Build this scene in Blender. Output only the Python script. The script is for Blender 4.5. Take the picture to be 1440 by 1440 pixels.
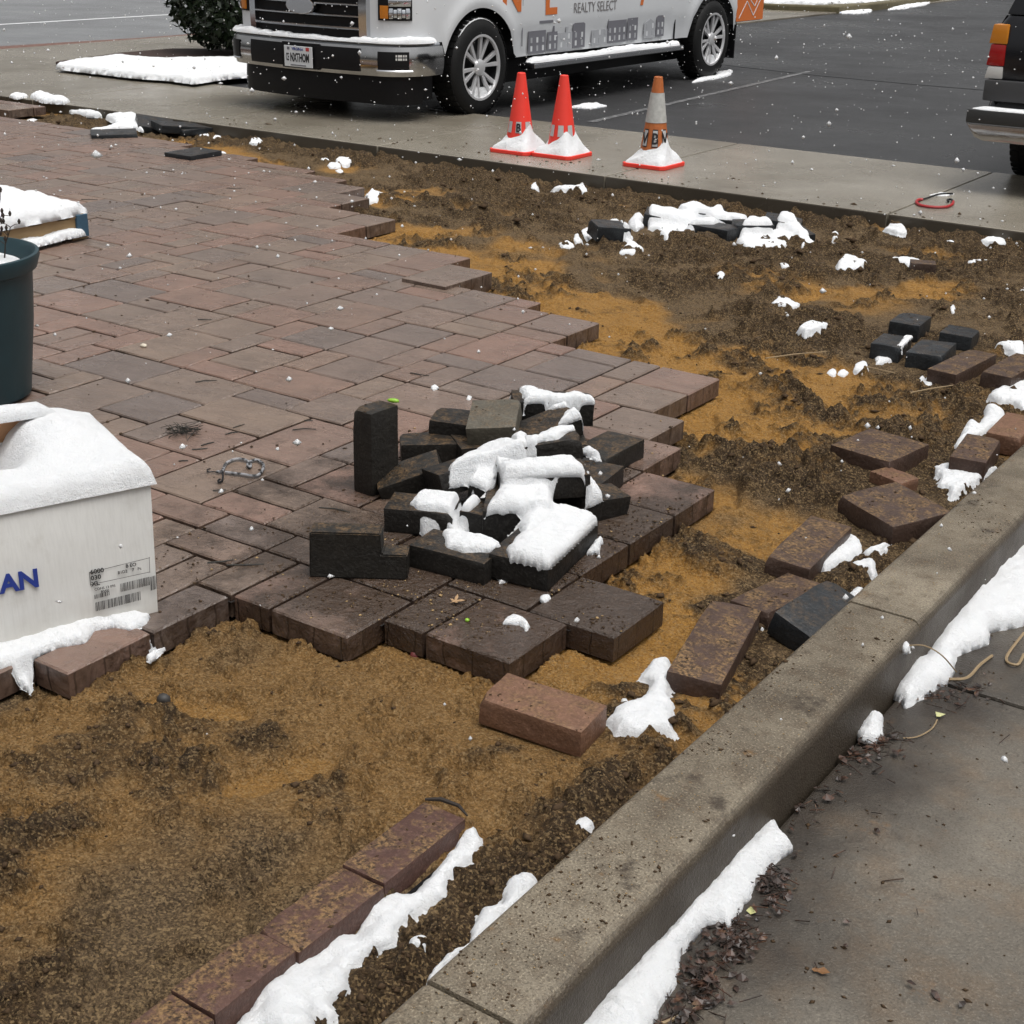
import bpy, bmesh, math, random
import numpy as np
from mathutils import Vector, Matrix, Euler
from mathutils.bvhtree import BVHTree

rnd = random.Random(7)
sc = bpy.context.scene
for o in list(bpy.data.objects):
    bpy.data.objects.remove(o, do_unlink=True)
col = sc.collection

# ------------------------------------------------------------------ camera
CAM_H = 1.66
FPX = 2030.0                       # focal length in photo pixels (1440 wide)
M = [[0.8201217018, 0.5718665277, 0.0192111590],      # image right
     [0.2351051534, -0.3061777554, -0.9224861782],    # image down
     [-0.5216569381, 0.7610675769, -0.3855517896]]    # forward
cd = bpy.data.cameras.new('camera')
cd.sensor_width = 36.0
cd.lens = 36.0 * FPX / 1440.0
cd.clip_start = 0.05
cd.clip_end = 400
cam = bpy.data.objects.new('camera', cd)
rm = Matrix(((M[0][0], -M[1][0], -M[2][0]), (M[0][1], -M[1][1], -M[2][1]), (M[0][2], -M[1][2], -M[2][2])))
cam.matrix_world = Matrix.Translation((0, 0, CAM_H)) @ rm.to_4x4()
col.objects.link(cam)
sc.camera = cam

# ------------------------------------------------------------------ sky, sun, exposure (overcast, snowing)
w = bpy.data.worlds.new('World'); sc.world = w; w.use_nodes = True
wn = w.node_tree.nodes; wl = w.node_tree.links
bg = wn['Background']
sky = wn.new('ShaderNodeTexSky'); sky.sky_type = 'NISHITA'; sky.sun_disc = False
SUN_EL, SUN_ROT = math.radians(74), math.radians(100)
sky.sun_elevation = SUN_EL; sky.sun_rotation = SUN_ROT
sky.air_density = 1.0; sky.dust_density = 7.0; sky.ozone_density = 1.0
hs = wn.new('ShaderNodeHueSaturation'); hs.inputs['Saturation'].default_value = 0.12
wl.new(sky.outputs[0], hs.inputs['Color']); wl.new(hs.outputs[0], bg.inputs['Color'])
bg.inputs['Strength'].default_value = 0.10
sd = bpy.data.lights.new('sun', 'SUN'); sd.energy = 1.4; sd.angle = math.radians(40); sd.color = (1, 0.97, 0.93)
sun = bpy.data.objects.new('sun', sd); col.objects.link(sun)
# direction towards the sun, same azimuth as the sky
sdir = Vector((math.sin(SUN_ROT) * math.cos(SUN_EL), math.cos(SUN_ROT) * math.cos(SUN_EL), math.sin(SUN_EL)))
sun.rotation_euler = sdir.to_track_quat('Z', 'Y').to_euler()
vs = sc.view_settings
vs.view_transform = 'Standard'; vs.look = 'None'; vs.gamma = 1.0; vs.use_curve_mapping = False
vs.exposure = 0.5
sc.render.engine = 'CYCLES'

# ------------------------------------------------------------------ helpers
def G(px, py, z=0.0):
    """photo pixel -> point on the horizontal plane at height z"""
    a, b = px - 720.0, py - 720.0
    d = [M[0][i] * a + M[1][i] * b + M[2][i] * FPX for i in range(3)]
    t = (z - CAM_H) / d[2]
    return Vector((t * d[0], t * d[1], z))

def vis_px(p):
    v = [p[0], p[1], p[2] - CAM_H]
    c = [sum(M[r][i] * v[i] for i in range(3)) for r in range(3)]
    if c[2] < 0.1: return None
    return 720 + FPX * c[0] / c[2], 720 + FPX * c[1] / c[2], c[2]

def link(o, parent=None):
    col.objects.link(o)
    if parent is not None: o.parent = parent
    return o

def mesh_obj(name, verts, faces, mat=None, parent=None, smooth=False, edges=()):
    me = bpy.data.meshes.new(name)
    me.from_pydata([tuple(v) for v in verts], list(edges), [tuple(f) for f in faces])
    me.update()
    if smooth: me.shade_smooth()
    if mat is not None: me.materials.append(mat)
    return link(bpy.data.objects.new(name, me), parent)

def np_mesh(name, V, F, mat=None, smooth=True):
    """fast mesh of quads from arrays"""
    me = bpy.data.meshes.new(name)
    V = np.asarray(V, np.float32); F = np.asarray(F, np.int32)
    me.vertices.add(len(V)); me.vertices.foreach_set('co', V.ravel())
    k = F.shape[1]
    me.loops.add(F.size); me.loops.foreach_set('vertex_index', F.ravel())
    me.polygons.add(len(F))
    me.polygons.foreach_set('loop_start', np.arange(len(F), dtype=np.int32) * k)
    me.update(calc_edges=True)
    if smooth: me.shade_smooth()
    if mat is not None: me.materials.append(mat)
    return me

def empty(name, loc=(0, 0, 0), rz=0, parent=None):
    o = bpy.data.objects.new(name, None); o.location = loc; o.rotation_euler = (0, 0, rz)
    o.empty_display_size = 0.1
    return link(o, parent)

def tag(o, label=None, cat=None, group=None, kind=None):
    if label: o['label'] = label
    if cat: o['category'] = cat
    if group: o['group'] = group
    if kind: o['kind'] = kind
    return o

class MB:
    """collects shapes into one mesh"""
    def __init__(s): s.v = []; s.f = []
    def add(s, v, f):
        n = len(s.v); s.v += [tuple(p) for p in v]; s.f += [tuple(i + n for i in q) for q in f]
        return s
    def box(s, c, d, rot=None):
        x, y, z = d[0] / 2, d[1] / 2, d[2] / 2
        P = [Vector(p) for p in ((-x, -y, -z), (x, -y, -z), (x, y, -z), (-x, y, -z), (-x, -y, z), (x, -y, z), (x, y, z), (-x, y, z))]
        if rot is not None: P = [rot @ p for p in P]
        c = Vector(c)
        return s.add([p + c for p in P], [(3, 2, 1, 0), (4, 5, 6, 7), (0, 1, 5, 4), (1, 2, 6, 5), (2, 3, 7, 6), (3, 0, 4, 7)])
    def tube(s, pts, r, n=8, cap=True):
        pts = [Vector(p) for p in pts]; m = len(pts)
        rr = r if isinstance(r, (list, tuple)) else [r] * m
        prev = None; V = []; F = []
        for i, p in enumerate(pts):
            t = (pts[min(i + 1, m - 1)] - pts[max(i - 1, 0)]).normalized()
            if prev is None:
                a = t.orthogonal().normalized()
            else:
                a = (prev - t * prev.dot(t))
                a = a.normalized() if a.length > 1e-6 else t.orthogonal().normalized()
            prev = a; b = t.cross(a)
            for k in range(n):
                q = 2 * math.pi * k / n
                V.append(p + (a * math.cos(q) + b * math.sin(q)) * rr[i])
        for i in range(m - 1):
            for k in range(n):
                F.append((i * n + k, i * n + (k + 1) % n, (i + 1) * n + (k + 1) % n, (i + 1) * n + k))
        if cap:
            F.append(tuple(range(n - 1, -1, -1))); F.append(tuple((m - 1) * n + k for k in range(n)))
        return s.add(V, F)
    def lathe(s, prof, n=32, c=(0, 0, 0), axis='z'):
        V = []; F = []
        for r, h in prof:
            for k in range(n):
                a = 2 * math.pi * k / n
                if axis == 'z': V.append((c[0] + r * math.cos(a), c[1] + r * math.sin(a), c[2] + h))
                else: V.append((c[0] + h, c[1] + r * math.cos(a), c[2] + r * math.sin(a)))
        for i in range(len(prof) - 1):
            for k in range(n):
                F.append((i * n + k, i * n + (k + 1) % n, (i + 1) * n + (k + 1) % n, (i + 1) * n + k))
        return s.add(V, F)
    def prism(s, poly, x0, x1, ax='x'):
        """extrude a 2D polygon along an axis"""
        n = len(poly); V = []
        for xx in (x0, x1):
            for a, b in poly:
                V.append({'x': (xx, a, b), 'y': (a, xx, b), 'z': (a, b, xx)}[ax])
        F = [tuple(range(n - 1, -1, -1)), tuple(range(n, 2 * n))]
        for i in range(n):
            j = (i + 1) % n
            F.append((i, j, n + j, n + i))
        return s.add(V, F)
    def build(s, name, mat, parent=None, bevel=0.0, smooth=False, seg=2):
        o = mesh_obj(name, s.v, s.f, mat, parent)
        bm = bmesh.new(); bm.from_mesh(o.data)
        bmesh.ops.recalc_face_normals(bm, faces=bm.faces)
        if bevel > 0:
            es = [e for e in bm.edges if len(e.link_faces) == 2 and e.calc_face_angle(0) > 0.5]
            bmesh.ops.bevel(bm, geom=es, offset=bevel, segments=seg, affect='EDGES', profile=0.6, clamp_overlap=True)
        bm.to_mesh(o.data); bm.free()
        if smooth:
            o.data.shade_smooth()
            o.data.set_sharp_from_angle(angle=math.radians(38))
        return o

# ---- numeric noise
def _h(ix, iy, s):
    a = (ix.astype(np.int64) * 374761393 + iy.astype(np.int64) * 668265263 + s * 1442695041) & 0xffffffff
    a = ((a ^ (a >> 13)) * 1274126177) & 0xffffffff
    return ((a ^ (a >> 16)) & 0xffffff) / float(0xffffff)
def vn(x, y, s=0):
    ix = np.floor(x); iy = np.floor(y); fx = x - ix; fy = y - iy
    ix = ix.astype(np.int64); iy = iy.astype(np.int64)
    u = fx * fx * fx * (fx * (fx * 6 - 15) + 10); v = fy * fy * fy * (fy * (fy * 6 - 15) + 10)
    a = _h(ix, iy, s); b = _h(ix + 1, iy, s); c = _h(ix, iy + 1, s); d = _h(ix + 1, iy + 1, s)
    return (a * (1 - u) + b * u) * (1 - v) + (c * (1 - u) + d * u) * v
def fbm(x, y, f, o=4, s=0, g=0.5):
    t = 0; a = 1; n = 0
    for i in range(o):
        c, q = math.cos(i * 0.9 + 0.3), math.sin(i * 0.9 + 0.3)
        t = t + a * vn((x * c - y * q) * f + 17.3 * i, (x * q + y * c) * f - 9.1 * i, s + i * 31); n += a; a *= g; f *= 2.03
    return t / n
def ridge(x, y, f, o=3, s=0):
    t = 0; a = 1; n = 0
    for i in range(o):
        c, q = math.cos(i * 1.1 + 0.7), math.sin(i * 1.1 + 0.7)
        t = t + a * (1 - np.abs(2 * vn((x * c - y * q) * f, (x * q + y * c) * f + 5 * i, s + i * 13) - 1)) ** 2; n += a; a *= 0.5; f *= 2.1
    return t / n
def sstep(a, b, x):
    t = np.clip((x - a) / (b - a), 0, 1); return t * t * (3 - 2 * t)

# ------------------------------------------------------------------ materials
class NT:
    def __init__(s, name):
        s.m = bpy.data.materials.new(name); s.m.use_nodes = True
        s.n = s.m.node_tree.nodes; s.l = s.m.node_tree.links; s.p = s.n['Principled BSDF']
        s.tc = s.n.new('ShaderNodeTexCoord')
        s.obj = s.tc.outputs['Object']
        s._pos = None
    @property
    def pos(s):
        if s._pos is None: s._pos = s.n.new('ShaderNodeNewGeometry').outputs['Position']
        return s._pos
    def set(s, **k):
        for a, v in k.items():
            i = s.p.inputs[a.replace('_', ' ')]
            if hasattr(v, 'node'): s.l.new(v, i)
            else: i.default_value = v if not (isinstance(v, tuple) and len(v) == 3) else (*v, 1)
        return s
    def noise(s, scale, det=4, rough=0.6, vec=None, dist=0.0, out=0):
        n = s.n.new('ShaderNodeTexNoise'); n.inputs['Scale'].default_value = scale
        n.inputs['Detail'].default_value = det; n.inputs['Roughness'].default_value = rough; n.inputs['Distortion'].default_value = dist
        s.l.new(vec or s.pos, n.inputs['Vector']); return n.outputs[out]
    def voro(s, scale, vec=None, feat='F1', out=0):
        n = s.n.new('ShaderNodeTexVoronoi'); n.feature = feat; n.inputs['Scale'].default_value = scale
        s.l.new(vec or s.pos, n.inputs['Vector']); return n.outputs[out]
    def ramp(s, fac, stops):
        r = s.n.new('ShaderNodeValToRGB'); e = r.color_ramp.elements
        while len(e) < len(stops): e.new(0.5)
        for i, (p, c) in enumerate(stops):
            e[i].position = p; e[i].color = (*c, 1) if isinstance(c, tuple) else (c, c, c, 1)
        s.l.new(fac, r.inputs[0]); return r.outputs[0]
    def mix(s, fac, a, b, mode='MIX'):
        m = s.n.new('ShaderNodeMix'); m.data_type = 'RGBA'; m.blend_type = mode
        for sock, v in ((m.inputs[0], fac), (m.inputs[6], a), (m.inputs[7], b)):
            if hasattr(v, 'node'): s.l.new(v, sock)
            else: sock.default_value = v if not isinstance(v, tuple) else (*v, 1)
        return m.outputs[2]
    def math(s, op, a, b=0.0, clamp=False):
        m = s.n.new('ShaderNodeMath'); m.operation = op; m.use_clamp = clamp
        for i, v in enumerate((a, b)):
            if hasattr(v, 'node'): s.l.new(v, m.inputs[i])
            else: m.inputs[i].default_value = v
        return m.outputs[0]
    def attr(s, name):
        a = s.n.new('ShaderNodeAttribute'); a.attribute_name = name; return a.outputs['Fac']
    def rand(s):
        return s.n.new('ShaderNodeObjectInfo').outputs['Random']
    def scalev(s, vec, sc_):
        m = s.n.new('ShaderNodeMapping'); m.inputs['Scale'].default_value = sc_; s.l.new(vec, m.inputs[0]); return m.outputs[0]
    def sep(s, vec):
        m = s.n.new('ShaderNodeSeparateXYZ'); s.l.new(vec, m.inputs[0]); return m.outputs
    def bump(s, *hs_):
        """(height, strength, distance) list"""
        prev = None
        for h, st, di in hs_:
            b = s.n.new('ShaderNodeBump'); b.inputs['Strength'].default_value = st; b.inputs['Distance'].default_value = di
            s.l.new(h, b.inputs['Height'])
            if prev is not None: s.l.new(prev, b.inputs['Normal'])
            prev = b.outputs[0]
        s.l.new(prev, s.p.inputs['Normal']); return s

def plain(name, c, rough=0.5, metal=0.0, spec=0.5, noise=0.0, nscale=30, bump=0.0):
    t = NT(name)
    if noise:
        f = t.noise(nscale, 4, 0.6)
        t.set(Base_Color=t.mix(f, tuple(x * (1 - noise) for x in c), tuple(min(1, x * (1 + noise)) for x in c)))
    else: t.set(Base_Color=c)
    t.set(Roughness=rough, Metallic=metal, Specular_IOR_Level=spec)
    if bump: t.bump((t.noise(nscale * 3, 4, 0.6), bump, 0.004))
    return t.m

def mat_paver():
    t = NT('paver_stone')
    r = t.rand()
    c1 = t.ramp(r, [(0.0, (0.168, 0.112, 0.086)), (0.22, (0.210, 0.124, 0.094)), (0.42, (0.159, 0.118, 0.096)), (0.62, (0.195, 0.139, 0.105)), (0.82, (0.129, 0.102, 0.091)), (1.0, (0.218, 0.143, 0.105))])
    n1 = t.noise(5.5, 5, 0.65)
    c2 = t.mix(t.ramp(n1, [(0.35, 0.0), (0.75, 0.5)]), c1, (0.055, 0.040, 0.034))
    n2 = t.noise(60, 5, 0.7)
    c3 = t.mix(t.ramp(n2, [(0.4, 0.0), (0.8, 0.45)]), c2, (0.20, 0.15, 0.11))
    # trodden mud around the heap of bricks and along the open edge
    p = t.sep(t.pos)
    dx = t.math('SUBTRACT', p[0], -1.95); dy = t.math('SUBTRACT', p[1], 3.0)
    d2 = t.math('SQRT', t.math('ADD', t.math('POWER', t.math('MULTIPLY', dx, 0.85), 2.0), t.math('POWER', dy, 2.0)))
    nm = t.noise(4.5, 5, 0.7)
    m = t.math('SUBTRACT', t.math('ADD', 1.02, t.math('MULTIPLY', t.math('SUBTRACT', nm, 0.5), 2.2)), d2)
    m = t.ramp(m, [(0.0, 0.0), (0.5, 0.92)])
    mudc = t.mix(t.noise(45, 5, 0.75), (0.014, 0.009, 0.006), (0.062, 0.037, 0.022))
    c4 = t.mix(m, c3, mudc)
    # sand crumbs
    sp = t.ramp(t.noise(190, 2, 0.5), [(0.62, 0.0), (0.70, 0.6)])
    sp2 = t.math('MULTIPLY', sp, t.ramp(t.noise(3.1, 4, 0.6), [(0.48, 0.0), (0.68, 1.0)]))
    c5 = t.mix(sp2, c4, (0.26, 0.17, 0.075))
    # spacer ribs and grime lines down the exposed sides
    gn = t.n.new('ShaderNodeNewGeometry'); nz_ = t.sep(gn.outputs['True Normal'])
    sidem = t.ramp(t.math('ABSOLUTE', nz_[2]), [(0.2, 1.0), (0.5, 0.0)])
    wv_ = t.math('ABSOLUTE', t.math('SINE', t.math('MULTIPLY', t.math('ADD', t.math('ADD', p[0], p[1]), t.math('MULTIPLY', t.noise(7, 2, 0.5), 0.05)), math.pi / 0.088)))
    rib = t.math('MULTIPLY', t.ramp(wv_, [(0.02, 1.0), (0.13, 0.0)]), sidem)
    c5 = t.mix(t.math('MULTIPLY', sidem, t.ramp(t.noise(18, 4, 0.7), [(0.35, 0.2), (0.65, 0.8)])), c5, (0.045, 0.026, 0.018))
    c5 = t.mix(t.math('MULTIPLY', rib, 0.55), c5, (0.014, 0.009, 0.006))
    t.set(Base_Color=c5, Roughness=t.ramp(t.noise(2.3, 4, 0.6), [(0.35, 0.20), (0.7, 0.44)]), Specular_IOR_Level=0.55)
    cle = t.noise(9, 6, 0.62, vec=t.scalev(t.pos, (1.0, 2.0, 1.0)), dist=0.8)
    t.bump((cle, 0.7, 0.014), (n2, 0.4, 0.003), (t.math('MULTIPLY', m, t.noise(38, 5, 0.75)), 0.8, 0.012), (t.math('SUBTRACT', 1.0, rib), 0.6, 0.004))
    return t.m

def mat_brick(name, cols, sandy=0.35, rough=(0.35, 0.6)):
    t = NT(name)
    c1 = t.ramp(t.rand(), [(i / max(1, len(cols) - 1), c) for i, c in enumerate(cols)])
    n = t.noise(14, 5, 0.65)
    c2 = t.mix(t.ramp(n, [(0.35, 0.0), (0.7, 0.55)]), c1, tuple(x * 0.45 for x in cols[0]))
    n2 = t.noise(120, 3, 0.6)
    c3 = t.mix(t.ramp(n2, [(0.5, 0.0), (0.75, 0.4)]), c2, tuple(min(1, x * 1.9 + 0.02) for x in cols[-1]))
    if sandy:
        g = t.n.new('ShaderNodeNewGeometry'); up = t.sep(g.outputs['Normal'])[2]
        sm = t.math('MULTIPLY', t.ramp(t.noise(19, 6, 0.75), [(0.44, 0.0), (0.60, sandy * 2)]), t.ramp(up, [(0.4, 0.0), (0.8, 1.0)]))
        sc_ = t.mix(t.ramp(t.noise(110, 3, 0.7), [(0.4, 0.0), (0.62, 1.0)]), (0.026, 0.016, 0.009), (0.24, 0.145, 0.065))
        c3 = t.mix(t.math('MINIMUM', sm, 0.9), c3, sc_)
    t.set(Base_Color=c3, Roughness=t.ramp(n, [(0.3, rough[0]), (0.7, rough[1])]), Specular_IOR_Level=0.28)
    t.bump((t.noise(16, 6, 0.65, dist=0.5), 0.6, 0.010), (t.noise(55, 4, 0.7), 0.5, 0.005), (n2, 0.6, 0.002))
    return t.m

def mat_sand():
    t = NT('torn_up_sand')
    mud = t.attr('mud'); org = t.attr('orange'); hgt = t.attr('relief')
    g = t.noise(230, 3, 0.75); g2 = t.noise(75, 5, 0.8)
    dry = t.mix(t.ramp(g, [(0.36, 0.0), (0.66, 1.0)]), (0.060, 0.040, 0.022), (0.31, 0.212, 0.118))
    dry = t.mix(t.ramp(g2, [(0.40, 0.55), (0.60, 0.0)]), dry, (0.060, 0.036, 0.016))
    orange = t.mix(t.ramp(g2, [(0.34, 0.0), (0.62, 1.0)]), (0.30, 0.142, 0.030), (0.60, 0.32, 0.080))
    orange = t.mix(t.ramp(g, [(0.38, 0.45), (0.55, 0.0)]), orange, (0.13, 0.062, 0.016))
    soil = t.mix(t.ramp(g2, [(0.38, 0.0), (0.66, 1.0)]), (0.024, 0.015, 0.008), (0.120, 0.074, 0.036))
    c = t.mix(org, dry, orange)
    mm = t.math('ADD', mud, t.math('MULTIPLY', t.math('SUBTRACT', t.noise(26, 6, 0.8), 0.5), 1.5))
    c = t.mix(t.ramp(mm, [(0.22, 0.0), (0.95, 1.0)]), c, soil)
    vc = t.sep(t.voro(210, out=1))[0]
    spk = t.ramp(t.noise(5.5, 4, 0.65), [(0.36, 0.25), (0.62, 1.0)])
    c = t.mix(t.math('MULTIPLY', t.math('MULTIPLY', t.ramp(vc, [(0.0, 0.85), (0.45, 0.0)]), spk), t.math('SUBTRACT', 1.0, t.math('MULTIPLY', org, 0.75))), c, (0.026, 0.016, 0.008))
    c = t.mix(t.ramp(vc, [(0.62, 0.0), (1.0, 0.6)]), c, (0.42, 0.29, 0.145))
    # pale grit
    gr = t.ramp(t.voro(330), [(0.10, 0.75), (0.20, 0.0)])
    gr = t.math('MULTIPLY', gr, t.ramp(t.noise(140, 1, 0.5), [(0.56, 0.0), (0.62, 1.0)]))
    c = t.mix(gr, c, (0.46, 0.36, 0.22))
    dk = t.math('MULTIPLY', t.ramp(t.noise(75, 3, 0.6), [(0.62, 0.0), (0.70, 0.8)]), t.ramp(t.noise(6, 3, 0.6), [(0.4, 0.1), (0.65, 1.0)]))
    c = t.mix(dk, c, (0.022, 0.014, 0.009))
    t.set(Base_Color=c, Roughness=t.ramp(t.noise(9, 3, 0.6), [(0.3, 0.6), (0.7, 0.9)]), Specular_IOR_Level=0.2)
    t.bump((g2, 1.0, 0.020), (g, 1.0, 0.006), (t.noise(28, 5, 0.75), 0.8, 0.035))
    return t.m

def mat_concrete(name, base, dark, stain=0.6, brown=(0.12, 0.085, 0.055), bn=0.3, rough=(0.3, 0.6), grit=1.0, scale=1.0):
    t = NT(name)
    n1 = t.noise(0.9 * scale, 6, 0.62); n2 = t.noise(7 * scale, 5, 0.65); n3 = t.noise(210, 2, 0.6)
    c = t.mix(t.ramp(n1, [(0.38, 0.0), (0.66, stain)]), base, dark)
    c = t.mix(t.ramp(n2, [(0.45, 0.0), (0.8, bn)]), c, brown)
    c = t.mix(t.ramp(n3, [(0.30, 0.35 * grit), (0.48, 0.0)]), c, tuple(x * 0.35 for x in dark))
    c = t.mix(t.ramp(n3, [(0.58, 0.0), (0.72, 0.4 * grit)]), c, tuple(min(1, x * 1.7) for x in base))
    sp = t.math('MULTIPLY', t.ramp(t.noise(38, 3, 0.7), [(0.64, 0.0), (0.70, 0.85)]), t.ramp(t.noise(2.6, 3, 0.6), [(0.45, 0.0), (0.7, 1.0)]))
    c = t.mix(sp, c, (0.04, 0.027, 0.018))
    t.set(Base_Color=c, Roughness=t.ramp(n1, [(0.35, rough[0]), (0.7, rough[1])]), Specular_IOR_Level=0.35)
    t.bump((n3, 0.5 * grit, 0.004), (n2, 0.3, 0.008))
    return t.m

def mat_asphalt(name, a, b, wet=(0.22, 0.5)):
    t = NT(name)
    n3 = t.noise(130, 2, 0.6); n1 = t.noise(0.45, 5, 0.6)
    c = t.mix(t.ramp(n3, [(0.3, 0.0), (0.75, 1.0)]), a, b)
    c = t.mix(t.ramp(n1, [(0.4, 0.0), (0.7, 0.5)]), c, tuple(x * 0.6 for x in a))
    t.set(Base_Color=c, Roughness=t.ramp(n1, [(0.35, wet[0]), (0.65, wet[1])]))
    t.set(Specular_IOR_Level=0.35)
    t.bump((n3, 0.9, 0.012), (t.noise(45, 3, 0.6), 0.5, 0.014))
    return t.m

def mat_snow():
    t = NT('fresh_snow')
    t.set(Base_Color=t.mix(t.noise(30, 4, 0.6), (0.70, 0.715, 0.73), (0.78, 0.79, 0.80)), Roughness=0.75, Specular_IOR_Level=0.25)
    t.set(Subsurface_Weight=0.25, Subsurface_Scale=0.02); t.p.inputs['Subsurface Radius'].default_value = (0.9, 1.0, 1.1)
    t.bump((t.noise(48, 6, 0.7), 0.65, 0.018), (t.noise(260, 4, 0.7), 0.9, 0.005))
    return t.m

SNOW = mat_snow()
PAVER = mat_paver()
SAND = mat_sand()
CHAR = mat_brick('charcoal_brick', [(0.011, 0.010, 0.009), (0.017, 0.015, 0.013), (0.014, 0.012, 0.010), (0.021, 0.019, 0.016)], 0.22)
TANB = mat_brick('weathered_tan_brick', [(0.085, 0.076, 0.058), (0.10, 0.090, 0.07)], 0.15)
BLUEB = mat_brick('slate_black_brick', [(0.014, 0.016, 0.018), (0.024, 0.027, 0.030), (0.019, 0.021, 0.023)], 0.10, (0.25, 0.5))
BROWN = mat_brick('brown_brick', [(0.058, 0.034, 0.025), (0.072, 0.043, 0.032), (0.055, 0.037, 0.029)], 0.45)
REDB = mat_brick('red_brown_brick', [(0.150, 0.078, 0.048), (0.170, 0.090, 0.056)], 0.28)
ROSE = mat_brick('rose_edging_brick', [(0.078, 0.040, 0.031), (0.092, 0.049, 0.037)], 0.5)
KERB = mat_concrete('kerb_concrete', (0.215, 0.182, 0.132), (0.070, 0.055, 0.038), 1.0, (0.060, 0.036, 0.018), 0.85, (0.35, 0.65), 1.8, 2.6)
def darken_face(m_, axis, sign, colr, amt):  # blends faces turned along one axis toward a darker colour
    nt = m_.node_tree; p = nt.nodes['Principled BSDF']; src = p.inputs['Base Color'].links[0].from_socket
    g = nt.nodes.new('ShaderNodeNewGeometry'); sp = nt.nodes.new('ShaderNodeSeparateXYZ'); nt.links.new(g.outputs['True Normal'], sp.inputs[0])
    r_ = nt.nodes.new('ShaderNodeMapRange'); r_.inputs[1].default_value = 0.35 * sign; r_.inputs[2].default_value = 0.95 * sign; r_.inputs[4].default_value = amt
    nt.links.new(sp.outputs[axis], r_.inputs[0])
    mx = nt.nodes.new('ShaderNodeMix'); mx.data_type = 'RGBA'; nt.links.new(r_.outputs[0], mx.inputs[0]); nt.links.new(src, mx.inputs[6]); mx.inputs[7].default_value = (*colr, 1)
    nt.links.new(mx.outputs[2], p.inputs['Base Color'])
def smear(m_, scale, lo, hi, colr, amt):
    nt = m_.node_tree; p = nt.nodes['Principled BSDF']; src = p.inputs['Base Color'].links[0].from_socket
    g = nt.nodes.new('ShaderNodeNewGeometry'); nz = nt.nodes.new('ShaderNodeTexNoise'); nz.inputs['Scale'].default_value = scale; nz.inputs['Detail'].default_value = 7; nz.inputs['Roughness'].default_value = 0.72
    nt.links.new(g.outputs['Position'], nz.inputs['Vector'])
    r_ = nt.nodes.new('ShaderNodeMapRange'); r_.inputs[1].default_value = lo; r_.inputs[2].default_value = hi; r_.inputs[4].default_value = amt; nt.links.new(nz.outputs[0], r_.inputs[0])
    mx = nt.nodes.new('ShaderNodeMix'); mx.data_type = 'RGBA'; nt.links.new(r_.outputs[0], mx.inputs[0]); nt.links.new(src, mx.inputs[6]); mx.inputs[7].default_value = (*colr, 1)
    nt.links.new(mx.outputs[2], p.inputs['Base Color'])
smear(KERB, 6.3, 0.57, 0.66, (0.032, 0.022, 0.014), 0.85)
smear(KERB, 9.1, 0.62, 0.70, (0.20, 0.105, 0.030), 0.6)
darken_face(KERB, 0, 1, (0.040, 0.030, 0.021), 0.85)  # kerb front coloured darker brown than its top
WALK = mat_concrete('walkway_concrete', (0.27, 0.245, 0.200), (0.085, 0.072, 0.053), 0.95, (0.12, 0.095, 0.065), 0.35, (0.14, 0.42), 0.6, 0.55)
darken_face(WALK, 1, -1, (0.035, 0.028, 0.020), 0.8)
APRON = mat_concrete('apron_concrete', (0.150, 0.133, 0.108), (0.060, 0.052, 0.042), 0.9, (0.14, 0.085, 0.042), 0.55, (0.18, 0.5), 1.1, 1.3)
def wet_gutter(m_):
    nt = m_.node_tree; p = nt.nodes['Principled BSDF']; src = p.inputs['Base Color'].links[0].from_socket
    g = nt.nodes.new('ShaderNodeNewGeometry'); sp = nt.nodes.new('ShaderNodeSeparateXYZ'); nt.links.new(g.outputs['Position'], sp.inputs[0])
    nz = nt.nodes.new('ShaderNodeTexNoise'); nz.inputs['Scale'].default_value = 3.2; nz.inputs['Detail'].default_value = 5; nt.links.new(g.outputs['Position'], nz.inputs[0])
    a_ = nt.nodes.new('ShaderNodeMath'); a_.operation = 'MULTIPLY_ADD'; nt.links.new(nz.outputs[0], a_.inputs[0]); a_.inputs[1].default_value = -0.75; nt.links.new(sp.outputs[0], a_.inputs[2])
    r_ = nt.nodes.new('ShaderNodeMapRange'); r_.inputs[1].default_value = -1.30; r_.inputs[2].default_value = -1.02; r_.inputs[3].default_value = 0.85; r_.inputs[4].default_value = 0.0; nt.links.new(a_.outputs[0], r_.inputs[0])
    mx = nt.nodes.new('ShaderNodeMix'); mx.data_type = 'RGBA'; nt.links.new(r_.outputs[0], mx.inputs[0]); nt.links.new(src, mx.inputs[6]); mx.inputs[7].default_value = (0.024, 0.020, 0.017, 1)
    nt.links.new(mx.outputs[2], p.inputs['Base Color'])
wet_gutter(APRON)
smear(APRON, 4.2, 0.58, 0.70, (0.034, 0.027, 0.021), 0.7)
smear(APRON, 7.7, 0.62, 0.72, (0.17, 0.095, 0.042), 0.45)
ASPH = mat_asphalt('wet_asphalt', (0.012, 0.012, 0.0125), (0.055, 0.055, 0.057), (0.24, 0.50))
STREET = mat_asphalt('street_asphalt', (0.16, 0.165, 0.17), (0.23, 0.235, 0.24), (0.4, 0.6))
BLACKP = plain('black_plastic', (0.006, 0.006, 0.007), 0.45, spec=0.25, noise=0.3)
GLOSSB = plain('gloss_black_paint', (0.006, 0.006, 0.008), 0.18)
RUBBER = plain('tyre_rubber', (0.009, 0.009, 0.009), 0.6, spec=0.25, noise=0.4, nscale=60, bump=0.3)
CHROME = plain('chrome', (0.62, 0.63, 0.65), 0.12, 1.0)
DCHROME = plain('dull_chrome', (0.46, 0.455, 0.45), 0.14, 1.0, noise=0.25, nscale=8)
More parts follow.
